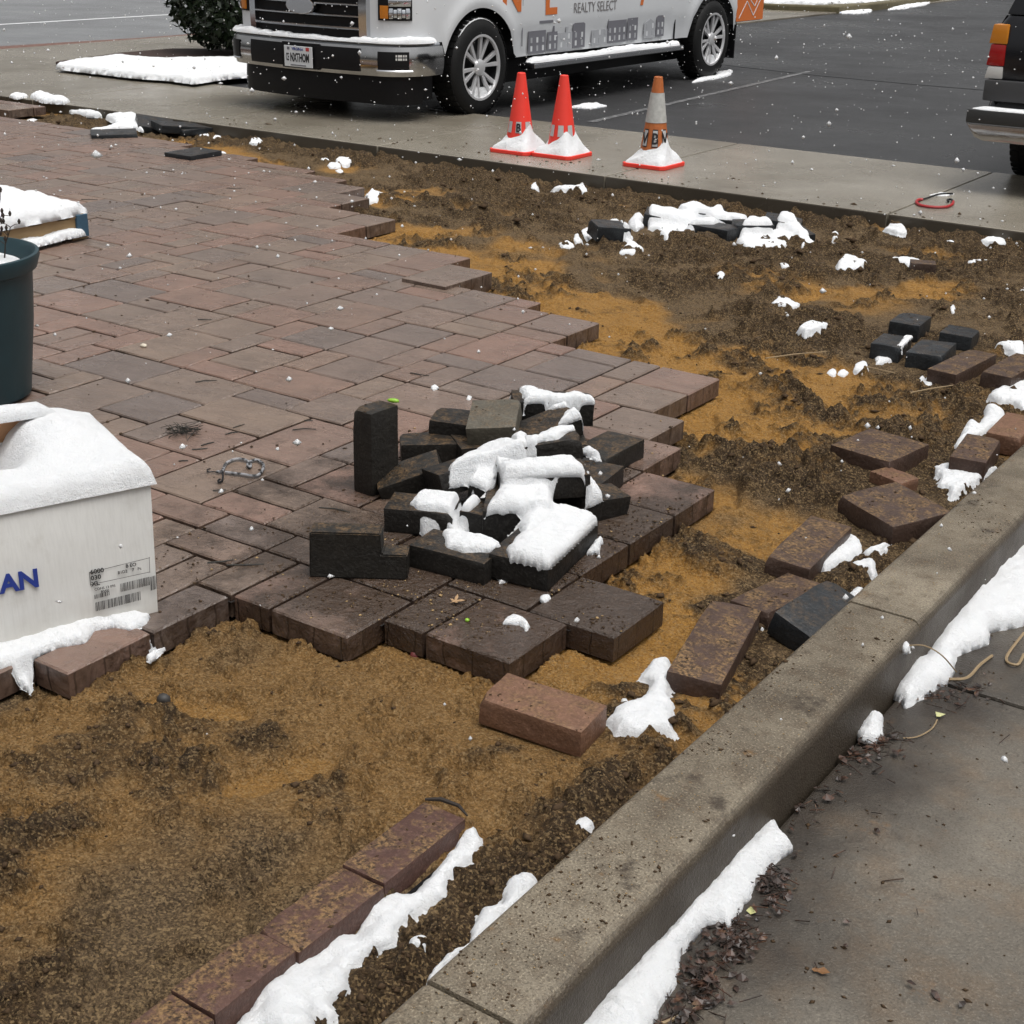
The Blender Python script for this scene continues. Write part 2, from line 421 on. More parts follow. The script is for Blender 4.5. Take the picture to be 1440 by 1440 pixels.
WHITEP = plain('white_truck_wrap', (0.60, 0.615, 0.63), 0.28, noise=0.03, nscale=4)
GREYP = plain('grey_print', (0.16, 0.16, 0.18), 0.4)
GREYL = plain('pale_grey_print', (0.36, 0.37, 0.39), 0.4)
ORANGEP = plain('orange_print', (0.62, 0.16, 0.035), 0.35)
PLATEW = plain('plate_white', (0.62, 0.64, 0.66), 0.4)
INK = plain('black_ink', (0.012, 0.012, 0.014), 0.5)
BLUEINK = plain('blue_ink', (0.015, 0.035, 0.22), 0.5)
GLASSD = plain('dark_glass', (0.015, 0.017, 0.02), 0.05)

KEEP = {}
# ================================================================== SETTING
def sheet(name, poly, z, mat, thick=0.0):
    m = MB(); n = len(poly)
    if thick:
        m.prism([(p[0], p[1]) for p in poly], z - thick, z, 'z')
    else:
        m.add([(p[0], p[1], z) for p in poly], [tuple(range(n))])
    return tag(m.build(name, mat), kind='structure')

sheet('ground', [(-250, -120), (250, -120), (250, 300), (-250, 300)], -0.42, plain('bare_ground', (0.06, 0.05, 0.04), 0.9))
tag(bpy.data.objects['ground'], 'bare ground under everything')
# parking lot and street
sheet('parking_lot', [(-11.25, 10.512), (60, 10.512), (60, 120), (-11.25, 120)], -0.03, ASPH, 0.1)
sheet('street', [(-120, -40), (-15.80, -40), (-15.72, 11.6), (-15.55, 13.6), (-15.3, 120), (-120, 120)], -0.06, STREET, 0.1)

def worn_paint():
    t = NT('worn_white_paint')
    f = t.ramp(t.noise(14, 5, 0.7), [(0.44, 0.0), (0.70, 0.42)])
    t.set(Base_Color=t.mix(f, (0.060, 0.060, 0.061), (0.42, 0.42, 0.42)), Roughness=0.5)
    t.bump((t.noise(130, 2, 0.6), 0.6, 0.006)); return t.m
WPAINT = worn_paint()
m = MB(); a = Vector((-6.74, 10.9, 0)); b = Vector((-7.16, 16.4, 0)); n = Vector((0.038, 0, 0))
m.add([(a - n).to_tuple()[:2] + (-0.026,), (a + n).to_tuple()[:2] + (-0.026,), (b + n).to_tuple()[:2] + (-0.026,), (b - n).to_tuple()[:2] + (-0.026,)], [(0, 1, 2, 3)])
tag(m.build('parking_line', WPAINT), kind='structure')
m = MB().add([(-19.0, 2, -0.056), (-18.86, 2, -0.056), (-18.9, 60, -0.056), (-19.04, 60, -0.056)], [(0, 1, 2, 3)])
tag(m.build('road_marking', plain('road_paint', (0.55, 0.56, 0.57), 0.5)), kind='structure')
# tar seam across the parking lot
m = MB()
pp = [G(960, 84, -0.03), G(1050, 95, -0.03), G(1160, 107, -0.03), G(1290, 119, -0.03), G(1400, 128, -0.03), G(1470, 133, -0.03)]
for i in range(len(pp) - 1):
    u, v = pp[i], pp[i + 1]; nn = Vector((0.0, 0.035, 0))
    m.add([(u.x, u.y - .03, -0.0255), (v.x, v.y - .03, -0.0255), (v.x, v.y + .03, -0.0255), (u.x, u.y + .03, -0.0255)], [(0, 1, 2, 3)])
tag(m.build('tar_seam', plain('tar', (0.012, 0.012, 0.012), 0.35)), kind='structure')

# concrete walkway, slab by slab
wk = tag(empty('walkway', (-5, 9.5, 0)), 'wet concrete walkway between the torn-up patio and the parked cars', kind='structure')
xs = [-17.12, -15.12, -13.12, -11.12, -9.12, -7.12, -5.12, -3.115, -1.115, 0.9, 2.9, 4.9]
for i in range(len(xs) - 1):
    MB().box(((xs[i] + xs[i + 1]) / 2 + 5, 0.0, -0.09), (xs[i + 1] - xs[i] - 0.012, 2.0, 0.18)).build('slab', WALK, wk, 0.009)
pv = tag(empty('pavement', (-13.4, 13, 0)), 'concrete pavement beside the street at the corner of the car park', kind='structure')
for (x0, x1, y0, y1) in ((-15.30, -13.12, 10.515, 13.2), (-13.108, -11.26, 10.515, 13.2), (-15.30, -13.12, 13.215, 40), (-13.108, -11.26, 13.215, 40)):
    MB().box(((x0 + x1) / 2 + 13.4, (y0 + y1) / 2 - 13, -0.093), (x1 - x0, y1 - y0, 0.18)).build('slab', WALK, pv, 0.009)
m = MB().prism([(-15.72, 2.0), (-15.312, 2.0), (-15.312, 40), (-15.3, 40), (-15.42, 40), (-15.5, 13.6), (-15.69, 11.5)], -0.2, -0.012, 'z')
tag(m.build('gutter_band', mat_brick('red_gutter', [(0.15, 0.075, 0.055), (0.17, 0.09, 0.07)], 0)), kind='structure')

# kerb by the camera, stone by stone
kb = tag(empty('kerb', (-1.1, 3.3, 0)), 'concrete kerb edging the dug-up sand', kind='structure')
ys = [-2.08, -0.28, 1.52, 3.32, 5.12, 6.92, 8.49]
for i in range(len(ys) - 1):
    y0, y1 = ys[i] + 0.004, ys[i + 1] - 0.004
    prof = [(-0.1, -0.38), (0.105, -0.38), (0.102, -0.03)]
    for k in range(6):
        a = math.pi / 2 * k / 5; prof.append((0.072 + 0.03 * math.cos(a), -0.03 + 0.03 * math.sin(a)))
    prof += [(-0.09, 0.0), (-0.1, -0.008)]
    wob = rnd.uniform(-0.003, 0.003)
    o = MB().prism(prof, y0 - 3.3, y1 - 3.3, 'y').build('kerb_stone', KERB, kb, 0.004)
    o.location.x = wob; o.location.z = rnd.uniform(-0.002, 0.002)
    o.data.shade_smooth(); o.data.set_sharp_from_angle(angle=math.radians(30))

# concrete apron at the foot of the kerb
ap = tag(empty('apron', (0, 3, -0.15)), 'wet concrete apron at the foot of the kerb', kind='structure')
jy = G(1390, 980, -0.15).y
for (y0, y1) in ((-4.0, jy), (jy, jy + 3.0), (jy + 3.0, jy + 5.4)):
    for (x0, x1) in ((-0.994, 2.2), (2.2, 5.4)):
        MB().box(((x0 + x1) / 2, (y0 + y1) / 2 - 3, -0.06), (x1 - x0 - 0.012, y1 - y0 - 0.014, 0.12)).build('slab', APRON, ap, 0.008)

# ---------------------------------------------------------------- paver patio: cells of 0.132 m
U = 0.132
def CX(k): return -1.58 - U * k
def CY(j): return 2.37 + U * j
def jlo(k):
    if k < 1: return 3
    if k < 4: return 1
    if k < 7: return 0
    if k < 8: return -4
    return -9
def jhi(k):
    for lim, v in ((2, 5), (4, 11), (5, 13), (6, 15), (12, 19), (15, 22), (19, 23), (21, 23), (28, 27), (32, 31), (34, 34), (36, 36), (39, 37), (44, 38), (50, 39), (58, 40), (66, 40)):
        if k < lim: return v
    return 40
cells = set()
for k in range(0, 110):
    for j in range(jlo(k), jhi(k)):
        x, y = CX(k), CY(j)
        if x < -1.45 * y - 1.9: continue
        cells.add((k, j))
for k in range(69, 100):
    for j in range(40, 45):
        if CX(k) < -1.45 * CY(j) - 1.9: continue
        if k < 78 and j < 42: continue
        cells.add((k, j))
free = set(cells); pieces = []
def fits(k, j, a, b): return all((k + p, j + q) in free for p in range(a) for q in range(b))
forced = [(0, 3, 2, 2), (1, 1, 2, 2), (4, 0, 2, 2), (6, 0, 1, 2), (2, 9, 2, 2), (2, 7, 2, 2), (2, 5, 2, 2), (4, 11, 2, 2), (5, 13, 2, 2), (6, 15, 2, 2), (6, 17, 2, 2), (12, 20, 2, 2), (7, -2, 1, 2), (7, -4, 1, 2), (8, -2, 2, 1), (8, -1, 1, 2), (8, -4, 1, 2), (8, -6, 1, 2), (8, -8, 1, 2), (28, 29, 2, 2), (32, 32, 2, 2), (3, 1, 1, 2)]
for f in forced:
    if fits(*f):
        pieces.append(f)
        for p in range(f[2]):
            for q in range(f[3]): free.discard((f[0] + p, f[1] + q))
pr = random.Random(21)
for (k, j) in sorted(cells, key=lambda c: (c[1], c[0])):
    if (k, j) not in free: continue
    opts = [(2, 3), (3, 2), (2, 2), (1, 2), (2, 1)]
    wts = [1.3, 1.1, 2.2, 1.7, 1.7]
    order = []
    oo = list(zip(opts, wts))
    while oo:
        t = pr.uniform(0, sum(q[1] for q in oo)); s_ = 0
        for q in oo:
            s_ += q[1]
            if t <= s_: order.append(q[0]); oo.remove(q); break
    # a three-wide paver only if no sliver is left beside it
    for (a, b) in order + [(1, 1)]:
        if fits(k, j, a, b):
            pieces.append((k, j, a, b))
            for p in range(a):
                for q in range(b): free.discard((k + p, j + q))
            break
def paver_mesh(a, b, h=0.07, seed=0, gap=0.0060, ch=0.0040):
    """block with a chamfered, slightly ragged upper edge; origin at the middle of its top"""
    r = random.Random(seed); L, W = a / 2 - gap, b / 2 - gap
    n = 4
    def ring(ins, z, wob):
        P = []
        for (x0, y0, x1, y1) in ((-1, -1, 1, -1), (1, -1, 1, 1), (1, 1, -1, 1), (-1, 1, -1, -1)):
            for i in range(n):
                t = i / n
                x = (x0 + (x1 - x0) * t) * (L - ins); y = (y0 + (y1 - y0) * t) * (W - ins)
                P.append((x + r.uniform(-wob, wob), y + r.uniform(-wob, wob), z + r.uniform(-wob, wob) * 0.4))
        return P
    rings = [ring(0.0, -h, 0.0005), ring(0.0, -ch * 1.2, 0.0009), ring(ch, 0.0, 0.0011)]
    V = [p for R_ in rings for p in R_]; c = 4 * n; F = []
    for q in range(2):
        for i in range(c):
            F.append((q * c + i, q * c + (i + 1) % c, (q + 1) * c + (i + 1) % c, (q + 1) * c + i))
    F.append(tuple(2 * c + i for i in range(c))); F.append(tuple(range(c - 1, -1, -1)))
    return V, F
PM = {}
def paver_data(a, b, var):
    if (a, b, var) not in PM:
        V, F = paver_mesh(a * U, b * U, 0.07, hash((a, b, var)) & 0xffff)
        me = bpy.data.meshes.new('paver'); me.from_pydata(V, [], F); me.materials.append(PAVER); me.update()
        PM[(a, b, var)] = me
    return PM[(a, b, var)]
patio = tag(empty('paver_patio', (-3, 4, 0)), 'patio of brown and grey stone pavers with a stepped broken edge', kind='structure')
rank = []
for pc in pieces:
    k, j, a, b = pc
    cx, cy = CX(k + a / 2), CY(j + b / 2)
    v = vis_px((cx, cy, 0))
    s_ = 0
    if v and -25 < v[0] < 1465 and -25 < v[1] < 1465:
        s_ = a * b / v[2] ** 3
    rank.append((s_, pc))
rank.sort(key=lambda q: -q[0])
far = MB()
for i, (s_, (k, j, a, b)) in enumerate(rank):
    cx, cy = CX(k + a / 2), CY(j + b / 2)
    dz = pr.uniform(-0.0025, 0.0015); tx, ty = pr.uniform(-0.005, 0.005), pr.uniform(-0.005, 0.005)
    if i < 298 and s_ > 0:
        o = bpy.data.objects.new('paver', paver_data(a, b, pr.randrange(4)))
        o.location = (cx + 3, cy - 4, dz); o.rotation_euler = (tx, ty, 0)
        link(o, patio)
    else:
        V, F = paver_mesh(a * U, b * U, 0.07, i)
        far.add([(p[0] + cx + 3, p[1] + cy - 4, p[2] + dz) for p in V], F)
tag(far.build('pavers_beyond', PAVER, patio), kind='stuff')
jm = MB()
for (k, j) in cells:
    x1, x0, y0, y1 = CX(k), CX(k + 1), CY(j), CY(j + 1)
    if (k - 1, j) not in cells: x1 -= 0.02
    if (k + 1, j) not in cells: x0 += 0.02
    if (k, j - 1) not in cells: y0 += 0.02
    if (k, j + 1) not in cells: y1 -= 0.02
    jm.add([(x0 + 3, y0 - 4, -0.021), (x1 + 3, y0 - 4, -0.021), (x1 + 3, y1 - 4, -0.021), (x0 + 3, y1 - 4, -0.021)], [(0, 1, 2, 3)])
tag(jm.build('joint_filling', plain('joint_dirt', (0.008, 0.005, 0.004), 0.9, noise=0.5, nscale=40), patio), kind='stuff')

# ---------------------------------------------------------------- sand bed
KM, JM = 112, 60
mask = np.zeros((KM + 1, JM + 12), bool)
for (k, j) in cells: mask[k, j + 10] = True
def in_pav(x, y):
    k = np.floor((-1.58 - x) / U).astype(int); j = np.floor((y - 2.37) / U).astype(int) + 10
    ok = (k >= 0) & (k < KM) & (j >= 0) & (j < JM + 10)
    return ok & mask[np.clip(k, 0, KM), np.clip(j, 0, JM + 11)]
# distance to the paver field, on a coarse raster
GX = np.arange(-12.5, -0.9, 0.05); GY = np.arange(0.0, 8.8, 0.05)
gx, gy = np.meshgrid(GX, GY, indexing='ij'); occ = in_pav(gx, gy)
dist = np.where(occ, 0.0, 9.0)
for it in range(40):
    nd = dist
    for dx, dy, c in ((1, 0, .05), (-1, 0, .05), (0, 1, .05), (0, -1, .05), (1, 1, .0707), (-1, -1, .0707), (1, -1, .0707), (-1, 1, .0707)):
        sh = np.roll(np.roll(dist, dx, 0), dy, 1) + c
        nd = np.minimum(nd, sh)
    dist = nd
def pav_dist(x, y):
    i = np.clip((x + 12.5) / 0.05, 0, len(GX) - 2); j = np.clip(y / 0.05, 0, len(GY) - 2)
    a = i.astype(int); b = j.astype(int); u = i - a; v = j - b
    return (dist[a, b] * (1 - u) + dist[a + 1, b] * u) * (1 - v) + (dist[a, b + 1] * (1 - u) + dist[a + 1, b + 1] * u) * v
def blob(x, y, cx, cy, rx, ry, a=0.0):
    c, s_ = math.cos(a), math.sin(a)
    u = ((x - cx) * c + (y - cy) * s_) / rx; v = (-(x - cx) * s_ + (y - cy) * c) / ry
    return np.exp(-(u * u + v * v))
SPOTS = [tuple(G(px, py, -0.02))[:2] for px, py in ((763, 990), (985, 920), (1030, 870), (1097, 825), (1140, 848), (1125, 770), (1155, 740), (1258, 712), (1257, 663), (1238, 622), (1372, 630), (1415, 595), (1335, 510), (1372, 494), (1405, 515), (1279, 449), (1255, 475), (1312, 486), (1350, 460))]
fr_ = random.Random(31); FOOT = []
for i in range(15):
    t_ = i / 14; s_ = 1 if i % 2 else -1
    FOOT.append((-1.85 - 2.7 * t_ + 0.10 * s_ + fr_.uniform(-.1, .1), 3.75 + 3.2 * t_ + 0.10 * s_ + fr_.uniform(-.1, .1), 2.27 + fr_.uniform(-.3, .3)))
for (px, py, a_) in ((720, 300, 2.0), (760, 375, 2.3), (640, 290, 2.6), (900, 400, 0.6), (1000, 450, 1.0), (1150, 400, 2.9), (880, 560, 1.6), (300, 1000, 0.4), (420, 1080, 1.2)):
    q_ = G(px, py, -0.08); FOOT.append((q_.x, q_.y, a_))
def sand_fields(x, y):
    pd = pav_dist(x, y)
    wx = x + 0.25 * (fbm(x, y, 2.0, 3, 5) - 0.5); wy = y + 0.25 * (fbm(x, y, 2.0, 3, 9) - 0.5)
    n = 0.45 * fbm(wx, wy, 2.4, 5, 1, 0.55) + 0.55 * fbm(wx, wy * 1.2, 6.5, 5, 71, 0.6)
    n = 0.5 + (n - 0.5) * 1.35
    bias = np.zeros_like(x)
    bias += 0.09 * sstep(0.25, 0.75, pd) - 0.10 * (1 - sstep(0.05, 0.32, pd))
    bias += 0.09 * blob(x, y, -1.75, 3.9, 0.5, 1.3) + 0.10 * blob(x, y, -1.30, 2.7, 0.12, 1.6)
    bias -= 0.10 * sstep(2.75, 2.3, y) * sstep(-1.25, -1.42, x)         # open raked sand by the camera
    bias += 0.20 * blob(x, y, -2.28, 1.78, 0.13, 0.16) + 0.15 * blob(x, y, -2.2, 1.35, 0.16, 0.14)
    bias -= 0.03 * sstep(6.0, 7.2, y)
    bias += 0.12 * sstep(0.25, 0.0, np.abs(y - 8.35))
    bias -= 0.16 * blob(x, y, -3.3, 5.9, 0.8, 0.35, -0.6) + 0.14 * blob(x, y, -4.4, 6.5, 0.9, 0.35, -0.6)
    mud = sstep(0.40, 0.66, n + bias)
    org = sstep(0.40, 0.62, fbm(x + 7, y, 1.7, 4, 40) + 0.30 * (1 - sstep(0.0, 0.8, pd)) - 0.20 * sstep(2.9, 2.2, y) - 0.22 * sstep(6.2, 7.4, y))
    near = sstep(2.9, 2.3, y)
    mud = np.clip(mud * (1 - 0.25 * near * sstep(-1.25, -1.5, x)) + 0.30 * near * sstep(0.55, 0.68, fbm(x, y, 13, 4, 140, 0.6)), 0, 1)
    org = org * (1 - 0.55 * near)
    r1 = ridge(wx, wy * 1.15, 5.2, 4, 3); r2 = fbm(x, y, 26, 4, 12, 0.6); r3 = ridge(x, y, 17, 3, 77)
    z = -0.080 + 0.020 * (fbm(x, y, 1.1, 3, 60) - 0.5)
    z = z + mud * (0.010 + 0.070 * (r1 - 0.40) * (1 - 0.6 * near) + 0.030 * (r3 - 0.4) * (1 - 0.4 * near)) + (0.008 + 0.020 * mud) * (r2 - 0.5)
    z = z + (1 - mud) * 0.014 * (fbm(x, y, 7, 4, 91) - 0.5) + near * (0.020 * (ridge(x, y, 6, 4, 19) - 0.45) + 0.022 * (fbm(x, y, 3.2, 3, 119) - 0.5) + 0.016 * sstep(0.55, 0.68, fbm(x, y, 13, 4, 140, 0.6)))
    z = z + 0.004 * (fbm(x, y, 70, 2, 14) - 0.5)
    mid = 1 - near
    cl1 = sstep(0.56, 0.66, fbm(wx, wy, 8.5, 4, 210, 0.6)); cl2 = sstep(0.55, 0.64, fbm(x, y, 21, 3, 220, 0.6))
    zone = (0.25 + 0.75 * mud) * (0.30 + 0.70 * mid)
    z = z + zone * (0.026 * cl1 + 0.012 * cl2) - mid * 0.026 * sstep(0.58, 0.70, fbm(x, y, 5.0, 3, 230, 0.55))
    mud = np.clip(mud + mid * (0.35 * cl1 + 0.15 * cl2) - 0.12 * (1 - cl1) * mid, 0, 1)
    z = z - 0.018 * blob(x, y, -1.88, 2.04, 0.03, 0.09, 0.25) - 0.012 * blob(x, y, -2.05, 1.55, 0.10, 0.05, 0.5)   # heel marks
    z = z + 0.02 * sstep(8.2, 8.5, y) * (fbm(x, y, 3, 2, 33)) - 0.02 * sstep(7.9, 8.3, y)
    z = z - 0.014 * sstep(-1.32, -1.24, x)
    ed = sstep(2.12, 1.98, y)
    z = z + ed * (0.006 * np.exp(-((x + 1.61) / 0.09) ** 2) - 0.026 * sstep(-1.46, -1.43, x))
    for (fx_, fy_, fa_) in FOOT:
        hb = blob(x, y, fx_, fy_, 0.10, 0.052, fa_) + blob(x, y, fx_ - 0.13 * math.cos(fa_), fy_ - 0.13 * math.sin(fa_), 0.05, 0.042, fa_)
        hb = np.clip(hb, 0, 1); rim = blob(x, y, fx_ - 0.05 * math.cos(fa_), fy_ - 0.05 * math.sin(fa_), 0.22, 0.11, fa_)
        z = z * (1 - 0.75 * sstep(0.15, 0.6, hb)) + (-0.100) * 0.75 * sstep(0.15, 0.6, hb) + 0.012 * rim * (1 - sstep(0.1, 0.5, hb))
        mud = mud * (1 - 0.5 * sstep(0.2, 0.6, hb)); org = np.clip(org + 0.25 * sstep(0.3, 0.7, hb), 0, 1)
    z = z + 0.016 * near * np.exp(-pd / 0.12) * (pd > 0) * (fbm(x, y, 5, 3, 88) - 0.15)
    bedw = np.zeros_like(x)
    for (bx_, by_) in SPOTS: bedw = np.maximum(bedw, np.exp(-(((x - bx_) ** 2 + (y - by_) ** 2) / 0.20 ** 2) ** 2))
    z = z * (1 - 0.8 * bedw) + (-0.084) * 0.8 * bedw
    z = np.maximum(z, -0.118)
    z = np.where(in_pav(x, y) & (pd < 0.04), np.minimum(z, -0.085), z)
    inner = in_pav(x - .03, y) & in_pav(x + .03, y) & in_pav(x, y - .03) & in_pav(x, y + .03)
    z = np.where(inner & (pd < 1e-6), -0.10, np.minimum(z, -0.022))
    return z, mud, org
def sand_z(x, y):
    return float(sand_fields(np.array([float(x)]), np.array([float(y)]))[0][0])
NR, NA = 820, 820
rr = 0.95 * (16.5 / 0.95) ** (np.linspace(0, 1, NR) ** 1.0)
aa = np.radians(np.linspace(-61, 8, NA))           # azimuth from +Y, negative to the left
rg, ag = np.meshgrid(rr, aa, indexing='ij')
sx = rg * np.sin(ag); sy = rg * np.cos(ag)
inside = (sx > -13.2) & (sx < -1.12) & (sy < 8.56) & (sy > 0.2)
sxi, syi = sx[inside], sy[inside]
zz = np.zeros_like(sx); mu = np.zeros_like(sx); og = np.zeros_like(sx)
zz[inside], mu[inside], og[inside] = sand_fields(sxi, syi)
idx = -np.ones(sx.shape, np.int64); idx[inside] = np.arange(inside.sum())
q = np.stack([idx[:-1, :-1], idx[:-1, 1:], idx[1:, 1:], idx[1:, :-1]], -1).reshape(-1, 4)
deep = np.stack([zz[:-1, :-1], zz[:-1, 1:], zz[1:, 1:], zz[1:, :-1]], -1).reshape(-1, 4).max(1) == -0.10
q = q[(q.min(1) >= 0) & ~deep]
me = np_mesh('sand_bed', np.stack([sxi, syi, zz[inside]], -1), q[:, ::-1], SAND)
for nm, arr in (('mud', mu), ('orange', og), ('relief', zz)):
    at = me.attributes.new(nm, 'FLOAT', 'POINT'); at.data.foreach_set('value', arr[inside].astype(np.float32))
sand = link(bpy.data.objects.new('sand_bed', me))
tag(sand, 'dug-up orange sand bed with dark churned soil', kind='structure')
# sand outside the detailed sector (to the right of the view and behind)
m = MB().add([(-13.2, -4, -0.19), (-1.12, -4, -0.19), (-1.12, 8.55, -0.19), (-13.2, 8.55, -0.19)], [(0, 1, 2, 3)])
tag(m.build('sub_base', plain('sub_base_sand', (0.16, 0.10, 0.045), 0.9, noise=0.5, nscale=12, bump=0.8)), kind='structure')
# ================================================================== LOOSE BRICKS
def brick_mesh(a, b, h, seed, rag=0.0012, chip=1):
    """worn block, origin at the middle of its base"""
    r = random.Random(seed)
    bm = bmesh.new(); bmesh.ops.create_cube(bm, size=1.0)
    for v in bm.verts: v.co = Vector((v.co.x * a, v.co.y * b, (v.co.z + 0.5) * h))
    bmesh.ops.bevel(bm, geom=list(bm.edges), offset=0.0030, segments=2, affect='EDGES', profile=0.6)
    bmesh.ops.subdivide_edges(bm, edges=[e for e in bm.edges if e.calc_length() > 0.04], cuts=3, use_grid_fill=True)
    ph = [r.uniform(0, 9) for _ in range(6)]
    for v in bm.verts:
        c = v.co
        n = math.sin(c.x * 61 + ph[0]) * math.sin(c.y * 73 + ph[1]) + math.sin(c.z * 90 + ph[2] + c.x * 40)
        d = Vector((c.x / a, c.y / b, (c.z - h / 2) / h))
        v.co += d * (n * rag * 0.8) + Vector((r.uniform(-1, 1), r.uniform(-1, 1), r.uniform(-1, 1))) * rag * 0.35
    for _ in range(chip):                        # a broken-off corner
        q = Vector((r.choice((-1, 1)) * a / 2, r.choice((-1, 1)) * b / 2, h))
        for v in bm.verts:
            dd = (v.co - q).length
            if dd < 0.016: v.co += (Vector((0, 0, h / 2)) - q).normalized() * (0.016 - dd) * 0.8
    me = bpy.data.meshes.new('brick'); bm.to_mesh(me); bm.free()
    me.shade_smooth(); me.set_sharp_from_angle(angle=math.radians(40))
    return me
BR = []
def brick(loc, yaw, dims, mat, label, group=None, tilt=(0, 0), name='paving_brick', cat='brick', chip=1):
    me = brick_mesh(*dims, len(BR) * 17 + 3, chip=chip); me.materials.append(mat)
    o = link(bpy.data.objects.new(name, me))
    o.matrix_world = Matrix.Translation(loc) @ Matrix.Rotation(yaw, 4, 'Z') @ Matrix.Rotation(tilt[0], 4, 'X') @ Matrix.Rotation(tilt[1], 4, 'Y')
    tag(o, label, cat, group); BR.append(o); return o
def brickFR(F, R_, z, dims, mat, label, zbase=None, **k):
    f, r = G(*F, z), G(*R_, z); u = (r - f).normalized(); v = Vector((-u.y, u.x, 0))
    if v.dot(f) < 0: v = -v
    c = f + u * dims[0] / 2 + v * dims[1] / 2
    c.z = z if zbase is None else zbase
    return brick(c, math.atan2(u.y, u.x), dims, mat, label, **k)
def brickQ(quad, ztop, dims, mat, label, zbase=None, sink=0.012, **k):
    """four corners of the upper face in the photo; rests in the sand"""
    P = [G(*p, ztop) for p in quad]; c = sum(P, Vector()) / 4
    e = (P[1] - P[0]) + (P[2] - P[3])
    if dims[0] == max(dims[0], dims[1]):
        e2 = (P[3] - P[0]) + (P[2] - P[1]); e = e if e.length > e2.length else e2
    yaw = math.atan2(e.y, e.x)
    c.z = min(sand_z(c.x, c.y), -0.068) - sink - 0.006 if zbase is None else zbase
    return brick(c, yaw, dims, mat, label, **k)

PILE = 'charcoal bricks heaped on the patio edge'
p0 = len(BR)
brickFR((524, 699), (553, 687), 0, (0.12, 0.078, 0.265), CHAR, 'charcoal brick standing upright on its end beside the snowy heap', group=PILE)
b2 = None
def notch_brick():
    f, r = G(435, 812, 0), G(573, 816, 0); u = (r - f).normalized(); v = Vector((-u.y, u.x, 0))
    a, d, h = (r - f).length, 0.07, 0.132
    bm = bmesh.new()
    poly = [(0, 0), (a, 0), (a, 0.072), (a * 0.74, 0.072), (a * 0.73, h), (0.004, h)]
    vs_ = [bm.verts.new((p[0] - a / 2, 0, p[1])) for p in poly]
    fc = bm.faces.new(vs_)
    ex = bmesh.ops.extrude_face_region(bm, geom=[fc])
    for g_ in ex['geom']:
        if isinstance(g_, bmesh.types.BMVert): g_.co.y += d
    bmesh.ops.recalc_face_normals(bm, faces=bm.faces)
    bmesh.ops.bevel(bm, geom=list(bm.edges), offset=0.004, segments=2, affect='EDGES')
    bmesh.ops.triangulate(bm, faces=bm.faces)
    me = bpy.data.meshes.new('brick'); bm.to_mesh(me); bm.free(); me.materials.append(CHAR)
    o = link(bpy.data.objects.new('paving_brick', me)); c = (f + r) / 2
    o.matrix_world = Matrix.Translation(c) @ Matrix.Rotation(math.atan2(u.y, u.x), 4, 'Z')
    tag(o, 'black notched brick standing on its long edge in front of the heap', 'brick', PILE); BR.append(o)
notch_brick()
brickFR((575, 766), (668, 789), 0.066, (0.235, 0.13, 0.066), CHAR, 'flat charcoal brick with sandy top right beside the notched brick', zbase=0.0, group=PILE, chip=0)
brickFR((769, 833), (846, 757), 0.0, (0.36, 0.175, 0.070), CHAR, 'charcoal brick under a thick rectangular slab of snow at the front of the heap', group=PILE, zbase=0.004, tilt=(0.05, 0.0))
brickFR((540, 748), (632, 756), 0, (0.20, 0.13, 0.074), CHAR, 'charcoal brick carrying the left end of an S-shaped band of snow', group=PILE)
HEAP = 'charcoal brick lodged among others in the snowy heap'
brick(G(582, 690, 0.0) + Vector((0, 0, 0.02)), 0.75, (0.20, 0.12, 0.06), CHAR, HEAP, PILE, (0.15, -0.35))
brickFR((564, 653), (616, 652), 0, (0.20, 0.12, 0.066), CHAR, HEAP, group=PILE)
brickFR((602, 628), (668, 634), 0.02, (0.22, 0.13, 0.066), CHAR, 'glossy black brick wedged under the tan-topped brick', group=PILE, zbase=0.045, tilt=(0.05, 0.06))
brick(G(697, 592, 0.12) + Vector((0, 0, -0.035)), 0.52, (0.16, 0.20, 0.066), TANB, 'weathered tan-topped brick tilted on the back of the heap', PILE, (0.16, -0.10))
brickFR((721, 567), (839, 567), 0.15, (0.27, 0.13, 0.08), CHAR, 'charcoal brick at the back of the heap with a jagged crest of snow', zbase=0.072, group=PILE, tilt=(0.0, 0.03))
brick(G(772, 600, 0.10) + Vector((0, 0, -0.04)), 1.05, (0.20, 0.12, 0.066), CHAR, HEAP, PILE, (0.10, -0.25))
brick(G(672, 650, 0.13) + Vector((0, 0, -0.06)), 1.02, (0.28, 0.15, 0.07), CHAR, 'long charcoal brick tipped across the middle of the heap, half snow covered', PILE, (-0.22, -0.16))
brick(G(772, 625, 0.15) + Vector((0, 0, -0.05)), 0.80, (0.20, 0.10, 0.07), CHAR, HEAP, PILE, (-0.05, -0.12))
brickFR((706, 706), (822, 700), 0.08, (0.26, 0.13, 0.072), CHAR, 'charcoal brick bridging the heap beneath a smooth roll of snow', group=PILE, zbase=0.082, tilt=(0.02, 0.0))
brick(G(692, 692, 0.07) + Vector((0, 0, -0.05)), 0.2, (0.13, 0.10, 0.085), CHAR, HEAP, PILE, (0.1, 0.2))
brick(G(680, 735, 0.03) + Vector((0, 0, -0.03)), 0.3, (0.12, 0.10, 0.075), CHAR, HEAP, PILE, (0.0, 0.05))
brick(G(728, 728, 0.05) + Vector((0, 0, -0.05)), 0.55, (0.19, 0.16, 0.10), CHAR, HEAP, PILE, (0.0, 0.0))
brickFR((851, 647), (906, 618), 0.065, (0.245, 0.14, 0.066), CHAR, 'bare charcoal brick lying flat at the far right flank of the heap', zbase=0.0, group=PILE)
